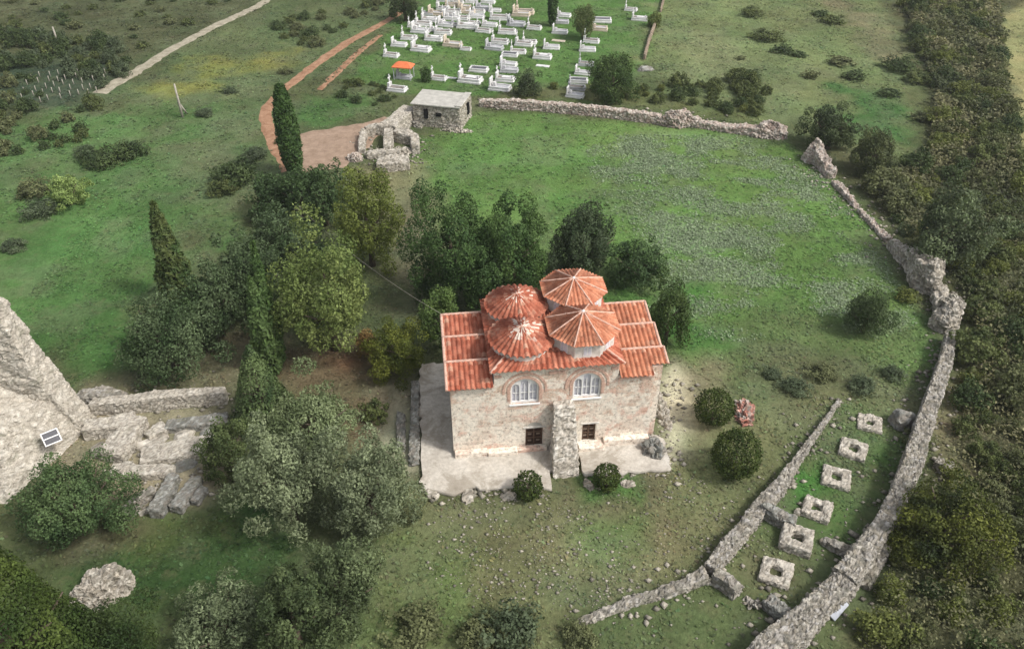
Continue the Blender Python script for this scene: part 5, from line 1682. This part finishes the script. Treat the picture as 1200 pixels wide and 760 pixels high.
DK, DK2 = (0.034, 0.05, 0.026), (0.06, 0.082, 0.042)
OLD, OLD2 = (0.05, 0.066, 0.042), (0.085, 0.1, 0.066)
T = [
 ('olive_tree', 'dark olive filling the gap between the pole and the plane tree', 'tree', (352, 258, 318, 34), 'olive', DK, OLD2, 111, .25),
 ('olive_tree', 'grey olive in the cluster behind the slim cypress', 'tree', (300, 292, 372, 34), 'olive', DK, OLD2, 112, .25),
 ('olive_tree', 'dark olive between the first olives and the dirt road', 'tree', (349, 200, 258, 27), 'olive', DK, DK2, 113, .25),
 ('olive_tree', 'low dark olive at the edge of the left meadow', 'tree', (235, 330, 400, 30), 'olive', DK, DK2, 114, .25),
 ('evergreen_tree', 'low dark evergreen between the two large ones behind the church', 'tree', (566, 280, 372, 34), 'broad', (0.03, 0.05, 0.022), (0.06, 0.088, 0.036), 115, .23),
 ('olive_tree', 'dark olive tree nearest the tall cypress', 'tree', (320, 204, 256, 28), 'olive', DK, DK2, 11, .26),
 ('olive_tree', 'dark dense tree at the lower left of the dirt forecourt', 'tree', (378, 196, 266, 29), 'olive', DK, DK2, 12, .26),
 ('olive_tree', 'grey green olive around the utility pole', 'tree', (322, 246, 305, 34), 'olive', OLD, OLD2, 13, .26),
 ('olive_tree', 'rounded olive left of the slim cypress', 'tree', (284, 276, 340, 33), 'olive', OLD, OLD2, 14, .26),
 ('olive_tree', 'dark olive right of the shaggy cypress foot', 'tree', (252, 316, 398, 33), 'olive', DK, OLD2, 15, .25),
 ('olive_tree', 'wide dark olive above the archaeological dig', 'tree', (197, 347, 449, 57), 'olive', DK, OLD2, 16, .25),
 ('plane_tree', 'large light green plane tree in the middle of the grove', 'tree', (384, 274, 424, 58), 'broad', (0.08, 0.096, 0.036), (0.155, 0.158, 0.07), 17, .27),
 ('plane_tree', 'tall yellowish green tree below the ruined room', 'tree', (431, 206, 318, 38), 'broad', (0.08, 0.087, 0.026), (0.125, 0.128, 0.04), 18, .25),
 ('evergreen_tree', 'large dark evergreen left behind the church', 'tree', (528, 228, 372, 46), 'broad', (0.03, 0.052, 0.022), (0.06, 0.088, 0.036), 19, .24),
 ('evergreen_tree', 'dark evergreen directly behind the round church domes', 'tree', (600, 238, 362, 48), 'broad', (0.036, 0.06, 0.024), (0.075, 0.105, 0.04), 20, .24),
 ('laurel_tree', 'small light green tree at the rear left church corner', 'tree', (519, 338, 412, 27), 'broad', (0.055, 0.078, 0.03), (0.105, 0.13, 0.05), 21, .22),
 ('dogwood_bush', 'yellow green bush left of the church wing', 'bush', (466, 376, 446, 35), 'broad', (0.06, 0.065, 0.016), (0.125, 0.118, 0.028), 22, .2),
 ('bare_bush', 'small reddish half bare bush beside the yellow green bush', 'bush', (430, 386, 424, 13), 'shrub', (0.17, 0.085, 0.045), (0.2, 0.12, 0.06), 23, .16),
 ('evergreen_tree', 'broad very dark tree behind the ribbed domes', 'tree', (682, 240, 340, 45), 'broad', (0.03, 0.042, 0.026), (0.055, 0.062, 0.042), 24, .24),
 ('evergreen_tree', 'smaller dark round tree at the edge of the weedy meadow', 'tree', (748, 280, 340, 34), 'broad', (0.034, 0.052, 0.028), (0.06, 0.085, 0.042), 25, .22),
 ('juniper_tree', 'upright oval dark bush at the right rear of the church', 'bush', (784, 330, 410, 25), 'broad', (0.028, 0.046, 0.016), (0.06, 0.075, 0.03), 26, .2),
 ('olive_tree', 'dense upright conifer beside the dig', 'tree', (302, 398, 504, 38), 'cone', (0.034, 0.05, 0.026), (0.095, 0.112, 0.06), 27, .24),
 ('olive_tree', 'dull green bush between dig and great olive', 'bush', (265, 494, 566, 32), 'broad', (0.05, 0.06, 0.03), (0.1, 0.108, 0.055), 28, .22),
 ('olive_tree', 'soft pale crown at the top of the great olive clump', 'tree', (368, 450, 532, 50), 'olive', (0.09, 0.1, 0.062), (0.185, 0.19, 0.135), 29, .23),
 ('olive_tree', 'left crown of the great grey green olive clump', 'tree', (333, 494, 630, 56), 'olive', (0.08, 0.084, 0.062), (0.185, 0.184, 0.145), 30, .23),
 ('olive_tree', 'right crown of the great grey green olive clump by the terrace', 'tree', (432, 510, 640, 56), 'olive', (0.076, 0.08, 0.06), (0.178, 0.176, 0.14), 31, .23),
 ('olive_tree', 'dark leafy tree below the great olive clump', 'tree', (400, 630, 748, 48), 'olive', (0.04, 0.048, 0.028), (0.11, 0.118, 0.078), 32, .22),
 ('olive_tree', 'silvery bush at the bottom border left of the dark tree', 'bush', (262, 676, 790, 56), 'olive', (0.065, 0.072, 0.05), (0.16, 0.165, 0.125), 33, .2),
 ('olive_tree', 'dark bush between the silvery bush and the dark tree', 'bush', (345, 664, 790, 50), 'olive', (0.036, 0.045, 0.025), (0.085, 0.095, 0.055), 34, .22),
 ('bay_tree', 'dark green rounded tree before the dig and tower', 'tree', (87, 543, 645, 62), 'broad', (0.036, 0.056, 0.028), (0.085, 0.108, 0.058), 35, .22),
 ('conifer_tree', 'large bright green conifer filling the lower left corner', 'tree', (8, 590, 900, 120), 'cone', (0.02, 0.034, 0.011), (0.062, 0.074, 0.022), 36, .2),
 ('conifer_tree', 'lower spreading conifer beside the pale rubble mound', 'tree', (120, 700, 850, 66), 'broad', (0.02, 0.032, 0.012), (0.048, 0.06, 0.024), 37, .19),
 ('olive_tree', 'big grey olive outside the enclosure above the standing wall chunk', 'tree', (1114, 228, 322, 47), 'olive', (0.032, 0.038, 0.026), (0.13, 0.138, 0.098), 38, .26),
 ('carob_tree', 'round dark bush beside the graves and back wall', 'bush', (718, 66, 120, 31), 'broad', (0.034, 0.052, 0.02), (0.07, 0.09, 0.038), 39, .26),
 ('deciduous_tree', 'small brownish green tree behind the cemetery cypress row', 'tree', (684, 9, 44, 15), 'broad', (0.06, 0.068, 0.03), (0.1, 0.105, 0.05), 40, .24),
 ('carob_tree', 'low dark bush between the graves and back wall', 'bush', (618, 86, 114, 17), 'shrub', (0.036, 0.045, 0.03), (0.07, 0.08, 0.05), 41, .22),
 ('juniper_tree', 'tiny dark upright bush behind the gatehouse', 'bush', (499, 78, 95, 7), 'shrub', (0.03, 0.048, 0.02), (0.05, 0.072, 0.03), 42, .2),
 ('deciduous_tree', 'dark tree at the road end left of the cemetery', 'tree', (474, -12, 24, 19), 'broad', (0.035, 0.045, 0.024), (0.065, 0.075, 0.04), 43, .28),
 ('juniper_tree', 'little yellowish tree over the end of the boundary wall', 'bush', (768, 16, 32, 10), 'shrub', (0.08, 0.085, 0.03), (0.12, 0.12, 0.05), 44, .22),
 ('willow_bush', 'pale lime green bush with upright stems in the left meadow', 'bush', (78, 203, 244, 25), 'broad', (0.15, 0.175, 0.075), (0.24, 0.265, 0.125), 45, .22),
 ('mastic_bush', 'dark shrub above the jagged wall stub at the meadow corner', 'bush', (975, 124, 178, 31), 'broad', (0.034, 0.042, 0.026), (0.07, 0.078, 0.045), 46, .24),
 ('mastic_bush', 'dark shrub right of the jagged wall stub', 'bush', (1026, 150, 206, 28), 'broad', (0.04, 0.046, 0.028), (0.09, 0.088, 0.05), 47, .24),
 ('mastic_bush', 'loose greyish green bush alone in the meadow', 'bush', (1018, 338, 398, 32), 'shrub', (0.042, 0.058, 0.03), (0.068, 0.082, 0.045), 148, .2),
 ('vine_thicket', 'sprawling yellow green vine bush outside the long outer wall', 'bush', (1112, 572, 672, 62), 'broad', (0.024, 0.03, 0.013), (0.11, 0.104, 0.028), 49, .26),
]
for (nm, lab, cat, box, kind, c1, c2, sd, lf) in T:
    tree(nm, lab, cat, box, kind, c1, c2, sd, lf, clear=0.1 if cat == 'bush' or nm == 'evergreen_tree' else 0.5)
# clipped round bushes in the yard
for (lab, box, sd) in (('round clipped bush beside the tile heap', (836, 453, 514, 23), 61), ('larger round clipped bush before the tile heap', (861, 506, 579, 30), 62),
                       ('small round bush at the terrace edge left of the buttress', (619, 552, 588, 18), 63), ('small round bush before the right door ledge', (711, 544, 576, 17), 64)):
    cx, y0, y1, hw = box
    p = P(cx, (y0 + y1) / 2, 1.0)
    s0 = pxscale(cx, (y0 + y1) / 2, 1.0)
    r_ = hw / s0
    t = thing('round_bush', lab, 'bush', (p[0], p[1], 0), sd, 'round bushes in the church yard')
    rng = np.random.default_rng(sd)
    n = int(12.6 * r_ * r_ / 0.15 ** 2 * 2.3)
    d = rng.normal(0, 1, (n, 3))
    d /= np.linalg.norm(d, axis=1, keepdims=True)
    lum = 0.72 + 0.3 * clump_noise(d * 2.2 + sd, 1.0, sd) + 0.22 * clump_noise(d * 5, 1.0, sd + 3)
    pts = d * (r_ * lum * rng.uniform(0.8, 1.0, n))[:, None]
    pts[:, 2] *= 1.08
    cols = colour_leaves(pts, (0.024, 0.034, 0.01), (0.056, 0.064, 0.02), rng, 0.4, sd, 0.35)
    me = np_mesh('crown', leaf_cloud(pts, d, 0.15, None, rng, 0.7), np.arange(4 * n), np.full(n, 4), M_LEAF, cols)
    cr = link(bpy.data.objects.new('crown', me), t)
    cr.location = (0, 0, r_ * 1.02)
    trunk_obj(r_ * 1.3, 0.08, t, sd, 4, r_ * 0.5)

# ------------------------------------------------------------------ SHRUBS (single bushes, copies of a few kinds)
SHRUB_COL = [((0.042, 0.05, 0.024), (0.095, 0.096, 0.045)), ((0.058, 0.062, 0.026), (0.125, 0.12, 0.046)), ((0.062, 0.06, 0.038), (0.12, 0.112, 0.07)),
             ((0.034, 0.045, 0.024), (0.07, 0.082, 0.04)), ((0.075, 0.078, 0.03), (0.14, 0.135, 0.05)), ((0.05, 0.058, 0.042), (0.105, 0.112, 0.085))]
SHM = [crown_mesh('shrub', 'shrub' if i % 2 else 'broad', 1.0, 0.7, 200 + i, c1, c2, 0.1, 0.85) for i, (c1, c2) in enumerate(SHRUB_COL)]
rnd = random.Random(77)
def inpoly(x, y, poly):
    r = False
    n = len(poly)
    for i in range(n):
        a, b = poly[i], poly[(i + 1) % n]
        if (a[1] > y) != (b[1] > y) and x < (b[0] - a[0]) * (y - a[1]) / (b[1] - a[1]) + a[0]:
            r = not r
    return r
QUEUE = []
def shrub(x, y, r, kinds, label, group, fz=1.0, name='shrub'):
    if group and 'thicket' in group or group and 'far' in group or group and 'stakes' in group:
        QUEUE.append((x, y, r, kinds, label, group, fz))
        return None
    return put_shrub(x, y, r, kinds, label, group, fz, name)
def put_shrub(x, y, r, kinds, label, group, fz=1.0, name='shrub'):
    o = bpy.data.objects.new(name, SHM[rnd.choice(kinds)])
    C.objects.link(o)
    s_ = r * rnd.uniform(.85, 1.15)
    o.scale = (r, s_, r * fz * rnd.uniform(.8, 1.2))
    o.location = (x, y, float(hgt(x, y)) + r * 0.5 * fz)
    o.rotation_euler = (0, 0, rnd.uniform(0, 6.28))
    return tag(o, label, 'shrub', group)
def fill(px_poly, n, r0, r1, kinds, label, group, mind=0.75, fz=1.0, avoid=()):
    poly = poly_px(px_poly)
    lo, hi = poly.min(0), poly.max(0)
    put, tries = [], 0
    while len(put) < n and tries < n * 60:
        tries += 1
        x, y = rnd.uniform(lo[0], hi[0]), rnd.uniform(lo[1], hi[1])
        if not inpoly(x, y, poly):
            continue
        r = r0 + (r1 - r0) * rnd.random() ** 1.6
        if any((x - a) ** 2 + (y - b) ** 2 < (mind * (r + c_)) ** 2 for a, b, c_ in put):
            continue
        put.append((x, y, r))
    for x, y, r in put:
        shrub(x, y, r, kinds, label, group, fz)
THICK = [(1050, -15), (1165, -15), (1172, 30), (1185, 140), (1210, 240), (1290, 420), (1290, 800), (985, 800), (1020, 715), (1045, 660), (1075, 600), (1120, 520), (1140, 420), (1135, 360), (1110, 320), (1060, 280), (1025, 225), (1040, 205), (1085, 185), (1095, 110), (1075, 50)]
fill(THICK, 300, 0.9, 2.6, [0, 0, 1, 2, 2, 3, 4], 'dense shrub growing in the thicket outside the enclosure on the right', 'shrubs of the right thicket', 0.62, 0.9)
fill([(-20, 35), (110, 45), (165, 75), (120, 110), (60, 80), (-30, 85)], 60, 0.9, 2.0, [3, 5, 5, 5, 0], 'grey green olive like shrub in the dark grove beyond the stakes', 'shrubs of the far left grove', 0.7)
fill([(-40, 90), (30, 85), (60, 130), (130, 125), (100, 165), (30, 180), (-60, 200)], 45, 0.7, 1.8, [0, 3, 2], 'dark brownish shrub between the stakes and the left meadow', 'shrubs below the stakes', 0.8)
fill([(0, -10), (300, -10), (130, 80), (0, 30)], 40, 0.8, 1.8, [0, 2, 3], 'low dark shrub on the far brown slope above the pale track', 'shrubs of the far slope', 1.2, 0.6)
fill([(310, 30), (380, 10), (450, -10), (440, 20), (360, 62)], 26, 0.8, 1.9, [0, 2, 3], 'dark shrub between the pale track and the red dirt road', 'shrubs by the dirt road', 0.85, 0.7)
fill([(795, 96), (880, 92), (905, 120), (880, 140), (830, 130), (780, 118)], 26, 0.8, 1.9, [0, 0, 1, 3], 'dark shrub in the belt behind the back wall of the meadow', 'shrubs behind the back wall', 0.65, 0.9)
fill([(640, 104), (690, 112), (780, 122), (790, 108), (745, 104)], 14, 0.5, 1.2, [0, 1], 'low hedge shrub between the graves and the straight back wall', 'low shrubs behind the straight wall', 0.8)
fill([(395, 92), (450, 98), (470, 118), (440, 125), (400, 118)], 14, 0.5, 1.3, [0, 3], 'low shrub left of the gatehouse above the forecourt', 'shrubs left of the gatehouse', 0.8, 0.7)
for i, (px, py, r, fz) in enumerate([(882, 18, 2.6, .45), (900, 46, 3.0, .4), (918, 62, 2.2, .4), (975, 26, 2.4, .4), (960, 18, 1.8, .4), (950, 92, 1.4, .6), (985, 74, 2.4, .35), (1000, 92, 2.2, .4), (1055, 82, 3.2, .45), (1075, 96, 2.4, .5), (1040, 112, 2.0, .4), (935, 66, 1.6, .4), (1080, 140, 1.6, .5), (868, 70, 1.0, .4)]):
    p = P(px, py)
    shrub(p[0], p[1], r, [0, 2, 3], 'flat dark scrub patch on the olive field beyond the back wall', 'scrub on the far field', fz)
for i, (px, py, r, fz, kd, lab) in enumerate([
    (40, 228, 2.4, .6, 2, 'brown purple shrub left of the lime green bush'), (50, 250, 2.2, .6, 5, 'dark grey shrub below the lime green bush'),
    (120, 192, 3.0, .5, 3, 'wide dark shrub above the lime green bush'), (150, 182, 2.6, .55, 3, 'dark shrub right of the wide one in the left meadow'), (100, 180, 1.8, .5, 5, 'greyish shrub between two dark ones in the left meadow'),
    (275, 212, 3.0, .6, 3, 'broad dark shrub left of the olive cluster'), (262, 225, 2.0, .6, 0, 'olive shrub at the edge of the broad dark shrub'), (300, 185, 2.0, .5, 5, 'greyish shrub left of the tall cypress'),
    (335, 85, 1.4, .5, 2, 'brownish shrub at the bend of the dirt road'), (240, 135, 1.6, .5, 5, 'greyish shrub right of the leaning pole'), (270, 108, 1.3, .5, 5, 'small greyish shrub right of the yellow patch'),
    (15, 290, 1.6, .4, 5, 'low greyish shrub at the left border of the meadow'), (1075, 520, 1.3, .6, 2, 'brown shrub against the long outer wall inner side'), (930, 455, 1.4, .5, 5, 'greyish shrub above the end of the inner wall'),
    (965, 440, 1.5, .5, 2, 'brownish shrub at the lower meadow edge'), (905, 440, 1.1, .4, 5, 'low greyish weed shrub right of the tile heap'), (1010, 455, 1.5, .5, 5, 'grey shrub above the top pedestal'),
    (1060, 350, 1.2, .7, 4, 'yellowish shrub at the foot of the tumbled wall fragment'), (1045, 440, 1.2, .5, 5, 'greyish shrub before the top of the outer wall'),
    (600, 745, 2.2, .7, 5, 'dark grey shrub at the bottom border below the yard'), (560, 750, 1.8, .6, 2, 'brownish shrub at the bottom border left of the grey one'), (680, 748, 1.2, .6, 2, 'brown shrub at the end of the crumbling inner wall'),
    (490, 740, 2.0, .5, 2, 'brown shrub at the bottom border beside the dark tree'), (415, 570, 1.2, .7, 0, 'small dark shrub under the great olive clump'),
    (480, 605, 1.0, .5, 2, 'dry shrub at the terrace corner'), (440, 490, 1.3, .9, 0, 'dark shrub right of the soft pale olive crown'), (330, 168, 1.0, .6, 0, 'small shrub at the foot of the tall cypress')]):
    p = P(px, py)
    o = shrub(p[0], p[1], r, [kd], lab, None, fz)

# the shrubs that show largest stand alone, the small remainder is one mass
QUEUE.sort(key=lambda t: -t[2] / math.hypot(math.hypot(t[0], t[1]), CAMH) * t[6] ** 0.5)
for t in QUEUE[:172]:
    put_shrub(*t)
SHL = [crown_mesh('shrub', 'shrub' if i % 2 else 'broad', 1.0, 0.7, 200 + i, c1, c2, 0.19, 0.8) for i, (c1, c2) in enumerate(SHRUB_COL)]
rest_v, rest_c = [], []
for (x, y, r, kinds, lab, grp, fz) in QUEUE[172:]:
    me = SHL[rnd.choice(kinds)]
    co = np.empty(len(me.vertices) * 3, np.float32)
    me.vertices.foreach_get('co', co)
    cc = np.empty(len(me.loops) * 4, np.float32)
    me.color_attributes['Col'].data.foreach_get('color', cc)
    co = co.reshape(-1, 3)
    a = rnd.uniform(0, 6.28)
    q = np.stack([co[:, 0] * math.cos(a) - co[:, 1] * math.sin(a), co[:, 0] * math.sin(a) + co[:, 1] * math.cos(a), co[:, 2] * fz], 1) * r
    rest_v.append(q + np.array((x, y, float(hgt(x, y)) + r * .5 * fz)))
    rest_c.append(cc.reshape(-1, 4, 4)[:, 0, :3])
rest_v, rest_c = np.concatenate(rest_v), np.concatenate(rest_c)
me = np_mesh('scrub', rest_v, np.arange(len(rest_v)), np.full(len(rest_c), 4), M_LEAF, rest_c)
tag(link(bpy.data.objects.new('scrub', me)), 'small far scrub dotted over the slopes and the thicket', 'scrub', None, 'stuff')

# ------------------------------------------------------------------ GROUND COVER (uncountable)
def blocked(x, y):
    """inside the church, terrace or a bare earth surface"""
    lx = (x - CH[0]) * c + (y - CH[1]) * s_
    ly = -(x - CH[0]) * s_ + (y - CH[1]) * c
    m = (lx > -2.5) & (lx < 17) & (ly > -2.6) & (ly < 9)
    for poly in (fc, poly_px([(105, 478), (270, 463), (275, 500), (240, 600), (150, 606), (128, 545), (100, 510)])):
        m |= sdist(x, y, poly) < 0.2
    for line, wd in (([(116, 110), (200, 58), (345, -20)], 1.4), ([(345, 200), (320, 165), (309, 132), (330, 105), (370, 75), (410, 48), (470, 15)], 1.1)):
        q = [P(*t) for t in line]
        for a, b in zip(q[:-1], q[1:]):
            e = b - a
            t = np.clip(((x - a[0]) * e[0] + (y - a[1]) * e[1]) / (e @ e), 0, 1)
            m |= np.hypot(x - a[0] - t * e[0], y - a[1] - t * e[1]) < wd
    return m

def tufts(name, label, x, y, size, cols, seed, lift=0.4, flat=0.25, per=2, kind='grass'):
    rng = np.random.default_rng(seed)
    n = len(x)
    x, y, size = np.repeat(x, per), np.repeat(y, per), np.repeat(size, per)
    cols = np.repeat(cols, per, 0) * rng.uniform(.75, 1.3, (n * per, 1))
    x = x + rng.normal(0, .3, n * per) * size
    y = y + rng.normal(0, .3, n * per) * size
    pts = np.stack([x, y, hgt(x, y) + size * lift * rng.uniform(.3, 1, n * per)], 1)
    d = rng.normal(0, flat, (n * per, 3))
    d[:, 2] += 1
    d /= np.linalg.norm(d, axis=1, keepdims=True)
    q = leaf_cloud(pts, d, 1.0, None, rng, 0.1).reshape(-1, 4, 3)
    q = pts[:, None] + (q - pts[:, None]) * size[:, None, None]
    m = n * per
    me = np_mesh(name, q.reshape(-1, 3), np.arange(4 * m), np.full(m, 4), M_LEAF, np.clip(cols, .004, .9))
    return tag(link(bpy.data.objects.new(name, me)), label, kind, None, 'stuff')

rng = np.random.default_rng(9)
def scatter(n, x0, x1, y0, y1):
    x, y = rng.uniform(x0, x1, n), rng.uniform(y0, y1, n)
    k = ~blocked(x, y)
    return x[k], y[k]
x1_, y1_ = scatter(90000, -48, 48, 26, 80)
x2_, y2_ = scatter(70000, -105, 105, 80, 172)
x, y = np.concatenate([x1_, x2_]), np.concatenate([y1_, y2_])
gcol = ground_colour(x, y)
keep = (fbm(x, y, 2.5, 61, 3) + 0.25 * rng.uniform(-1, 1, len(x)) > 0.47) & (gcol.max(1) < 0.24)
x, y, gcol = x[keep], y[keep], gcol[keep]
sz = rng.uniform(.09, .24, len(x)) * (1 + .5 * (y > 80))
gcol = gcol * rng.uniform(.8, 1.5, (len(x), 1)) * (1 + rng.normal(0, .06, (len(x), 3)))
tufts('grass', 'short uneven grass and weeds over the meadows and yard', x, y, sz, gcol, 3)

# silvery weeds in the upper right of the meadow
mead = poly_px([(700, 160), (800, 158), (920, 172), (985, 240), (1045, 320), (1060, 380), (960, 395), (860, 400), (800, 370), (775, 290), (730, 230), (690, 195)])
x, y = rng.uniform(mead[:, 0].min(), mead[:, 0].max(), 110000), rng.uniform(mead[:, 1].min(), mead[:, 1].max(), 110000)
d = sdist(x, y, mead)
nz = fbm(x * .55 - y * .35, y * 1.0 + x * .3, 2.6, 71, 4) + .3 * (fbm(x, y, 9, 75, 2) - .5)
keep = (d < -0.5 + 2 * rng.normal(0, 1, len(x))) & (nz + .2 * rng.uniform(-1, 1, len(x)) > .575)
x, y = x[keep], y[keep]
wc = np.array((.21, .265, .16)) * rng.uniform(.7, 1.35, (len(x), 1))
tufts('weeds', 'pale silvery thistle like weeds streaked over the upper meadow', x, y, rng.uniform(.07, .2, len(x)), wc, 4, 0.9, 0.35, 2, 'weeds')

# undergrowth between the thicket shrubs
thp = poly_px(THICK)
x, y = rng.uniform(20, 112, 330000), rng.uniform(22, 170, 330000)
k = sdist(x, y, thp) < 0
x, y = x[k][:170000], y[k][:170000]
hh = .4 + 3.4 * fbm(x, y, 4, 81, 3) ** 1.8
t_ = np.clip((fbm(x, y, 6, 85, 4)[:, None] - .5) * 2.4 + .42 + .3 * np.clip((y[:, None] - 90) / 60, 0, 1), 0, 1)
uc = np.array((.06, .075, .034)) * (1 - t_) + np.array((.19, .18, .092)) * t_
uc = uc * rng.uniform(.6, 1.5, (len(x), 1))
pts = np.stack([x, y, hgt(x, y) + hh * rng.uniform(.3, 1, len(x))], 1)
d = rng.normal(0, .6, (len(x), 3))
d[:, 2] += 1
d /= np.linalg.norm(d, axis=1, keepdims=True)
me = np_mesh('undergrowth', leaf_cloud(pts, d, np.clip(.17 + .0022 * (y - 30), .15, .42), None, rng, .2), np.arange(4 * len(x)), np.full(len(x), 4), M_LEAF, uc)
tag(link(bpy.data.objects.new('undergrowth', me)), 'tangled brownish undergrowth filling the thicket on the right', 'undergrowth', None, 'stuff')

# loose stones in the yard
yard = poly_px([(500, 585), (650, 585), (800, 560), (880, 560), (840, 640), (700, 710), (560, 720), (500, 680)])
x, y = rng.uniform(yard[:, 0].min(), yard[:, 0].max(), 3600), rng.uniform(yard[:, 1].min(), yard[:, 1].max(), 3600)
k = (sdist(x, y, yard) < 0) & (fbm(x, y, 3.2, 91, 3) + .2 * rng.uniform(-1, 1, len(x)) > .5)
x, y = x[k], y[k]
for line, m_, sp_ in (([(984, 468), (935, 538), (893, 592), (832, 668), (765, 697), (676, 730)], 420, .9), ([(1113, 392), (1092, 470), (1068, 545), (1030, 625), (988, 682), (935, 735), (870, 795)], 700, 1.3),
                      ([(562, 120), (730, 133), (812, 143), (904, 152)], 420, 1.2), ([(944, 186), (1004, 244), (1066, 303), (1098, 330), (1112, 372)], 500, 1.4), ([(424, 160), (440, 190), (484, 190), (488, 160)], 260, 1.3),
                      ([(496, 578), (640, 574)], 160, .5), ([(690, 558), (788, 552), (780, 500), (795, 440)], 260, .7), ([(108, 480), (266, 465)], 200, 1.2), ([(130, 545), (240, 540)], 260, 2.2)):
    q_ = [P(*t) for t in line]
    ln = np.array([np.linalg.norm(b - a) for a, b in zip(q_[:-1], q_[1:])])
    for a, b, l_ in zip(q_[:-1], q_[1:], ln):
        n_ = int(m_ * l_ / ln.sum())
        t = rng.uniform(0, 1, n_)
        x = np.concatenate([x, a[0] + (b[0] - a[0]) * t + rng.normal(0, sp_, n_)])
        y = np.concatenate([y, a[1] + (b[1] - a[1]) * t + rng.normal(0, sp_, n_)])
nyard = int(k.sum())
ico = np.array([(1, 0, 0), (-1, 0, 0), (0, 1, 0), (0, -1, 0), (0, 0, 1), (0, 0, -1)], float)
tri = np.array([(0, 2, 4), (2, 1, 4), (1, 3, 4), (3, 0, 4), (2, 0, 5), (1, 2, 5), (3, 1, 5), (0, 3, 5)])
n = len(x)
sc_ = np.where(np.arange(n) < nyard, .03 + .12 * rng.uniform(0, 1, n) ** 5, .06 + .22 * rng.uniform(0, 1, n) ** 3)
v = ico[None] * rng.uniform(.6, 1.4, (n, 6, 1)) * sc_[:, None, None] * np.array([1.2, 1, .7])
v += np.stack([x, y, hgt(x, y) + sc_ * .35], 1)[:, None]
f = (tri[None] + (np.arange(n) * 6)[:, None, None]).reshape(-1)
scol = np.repeat(np.array((.3, .275, .225)) * rng.uniform(.5, 1.4, (n, 1)), 8, 0)
me = np_mesh('gravel', v.reshape(-1, 3), f, np.full(n * 8, 3), M_STONE, scol)
tag(link(bpy.data.objects.new('gravel', me)), 'loose stones scattered over the yard and along the ruined walls', 'stones', None, 'stuff')
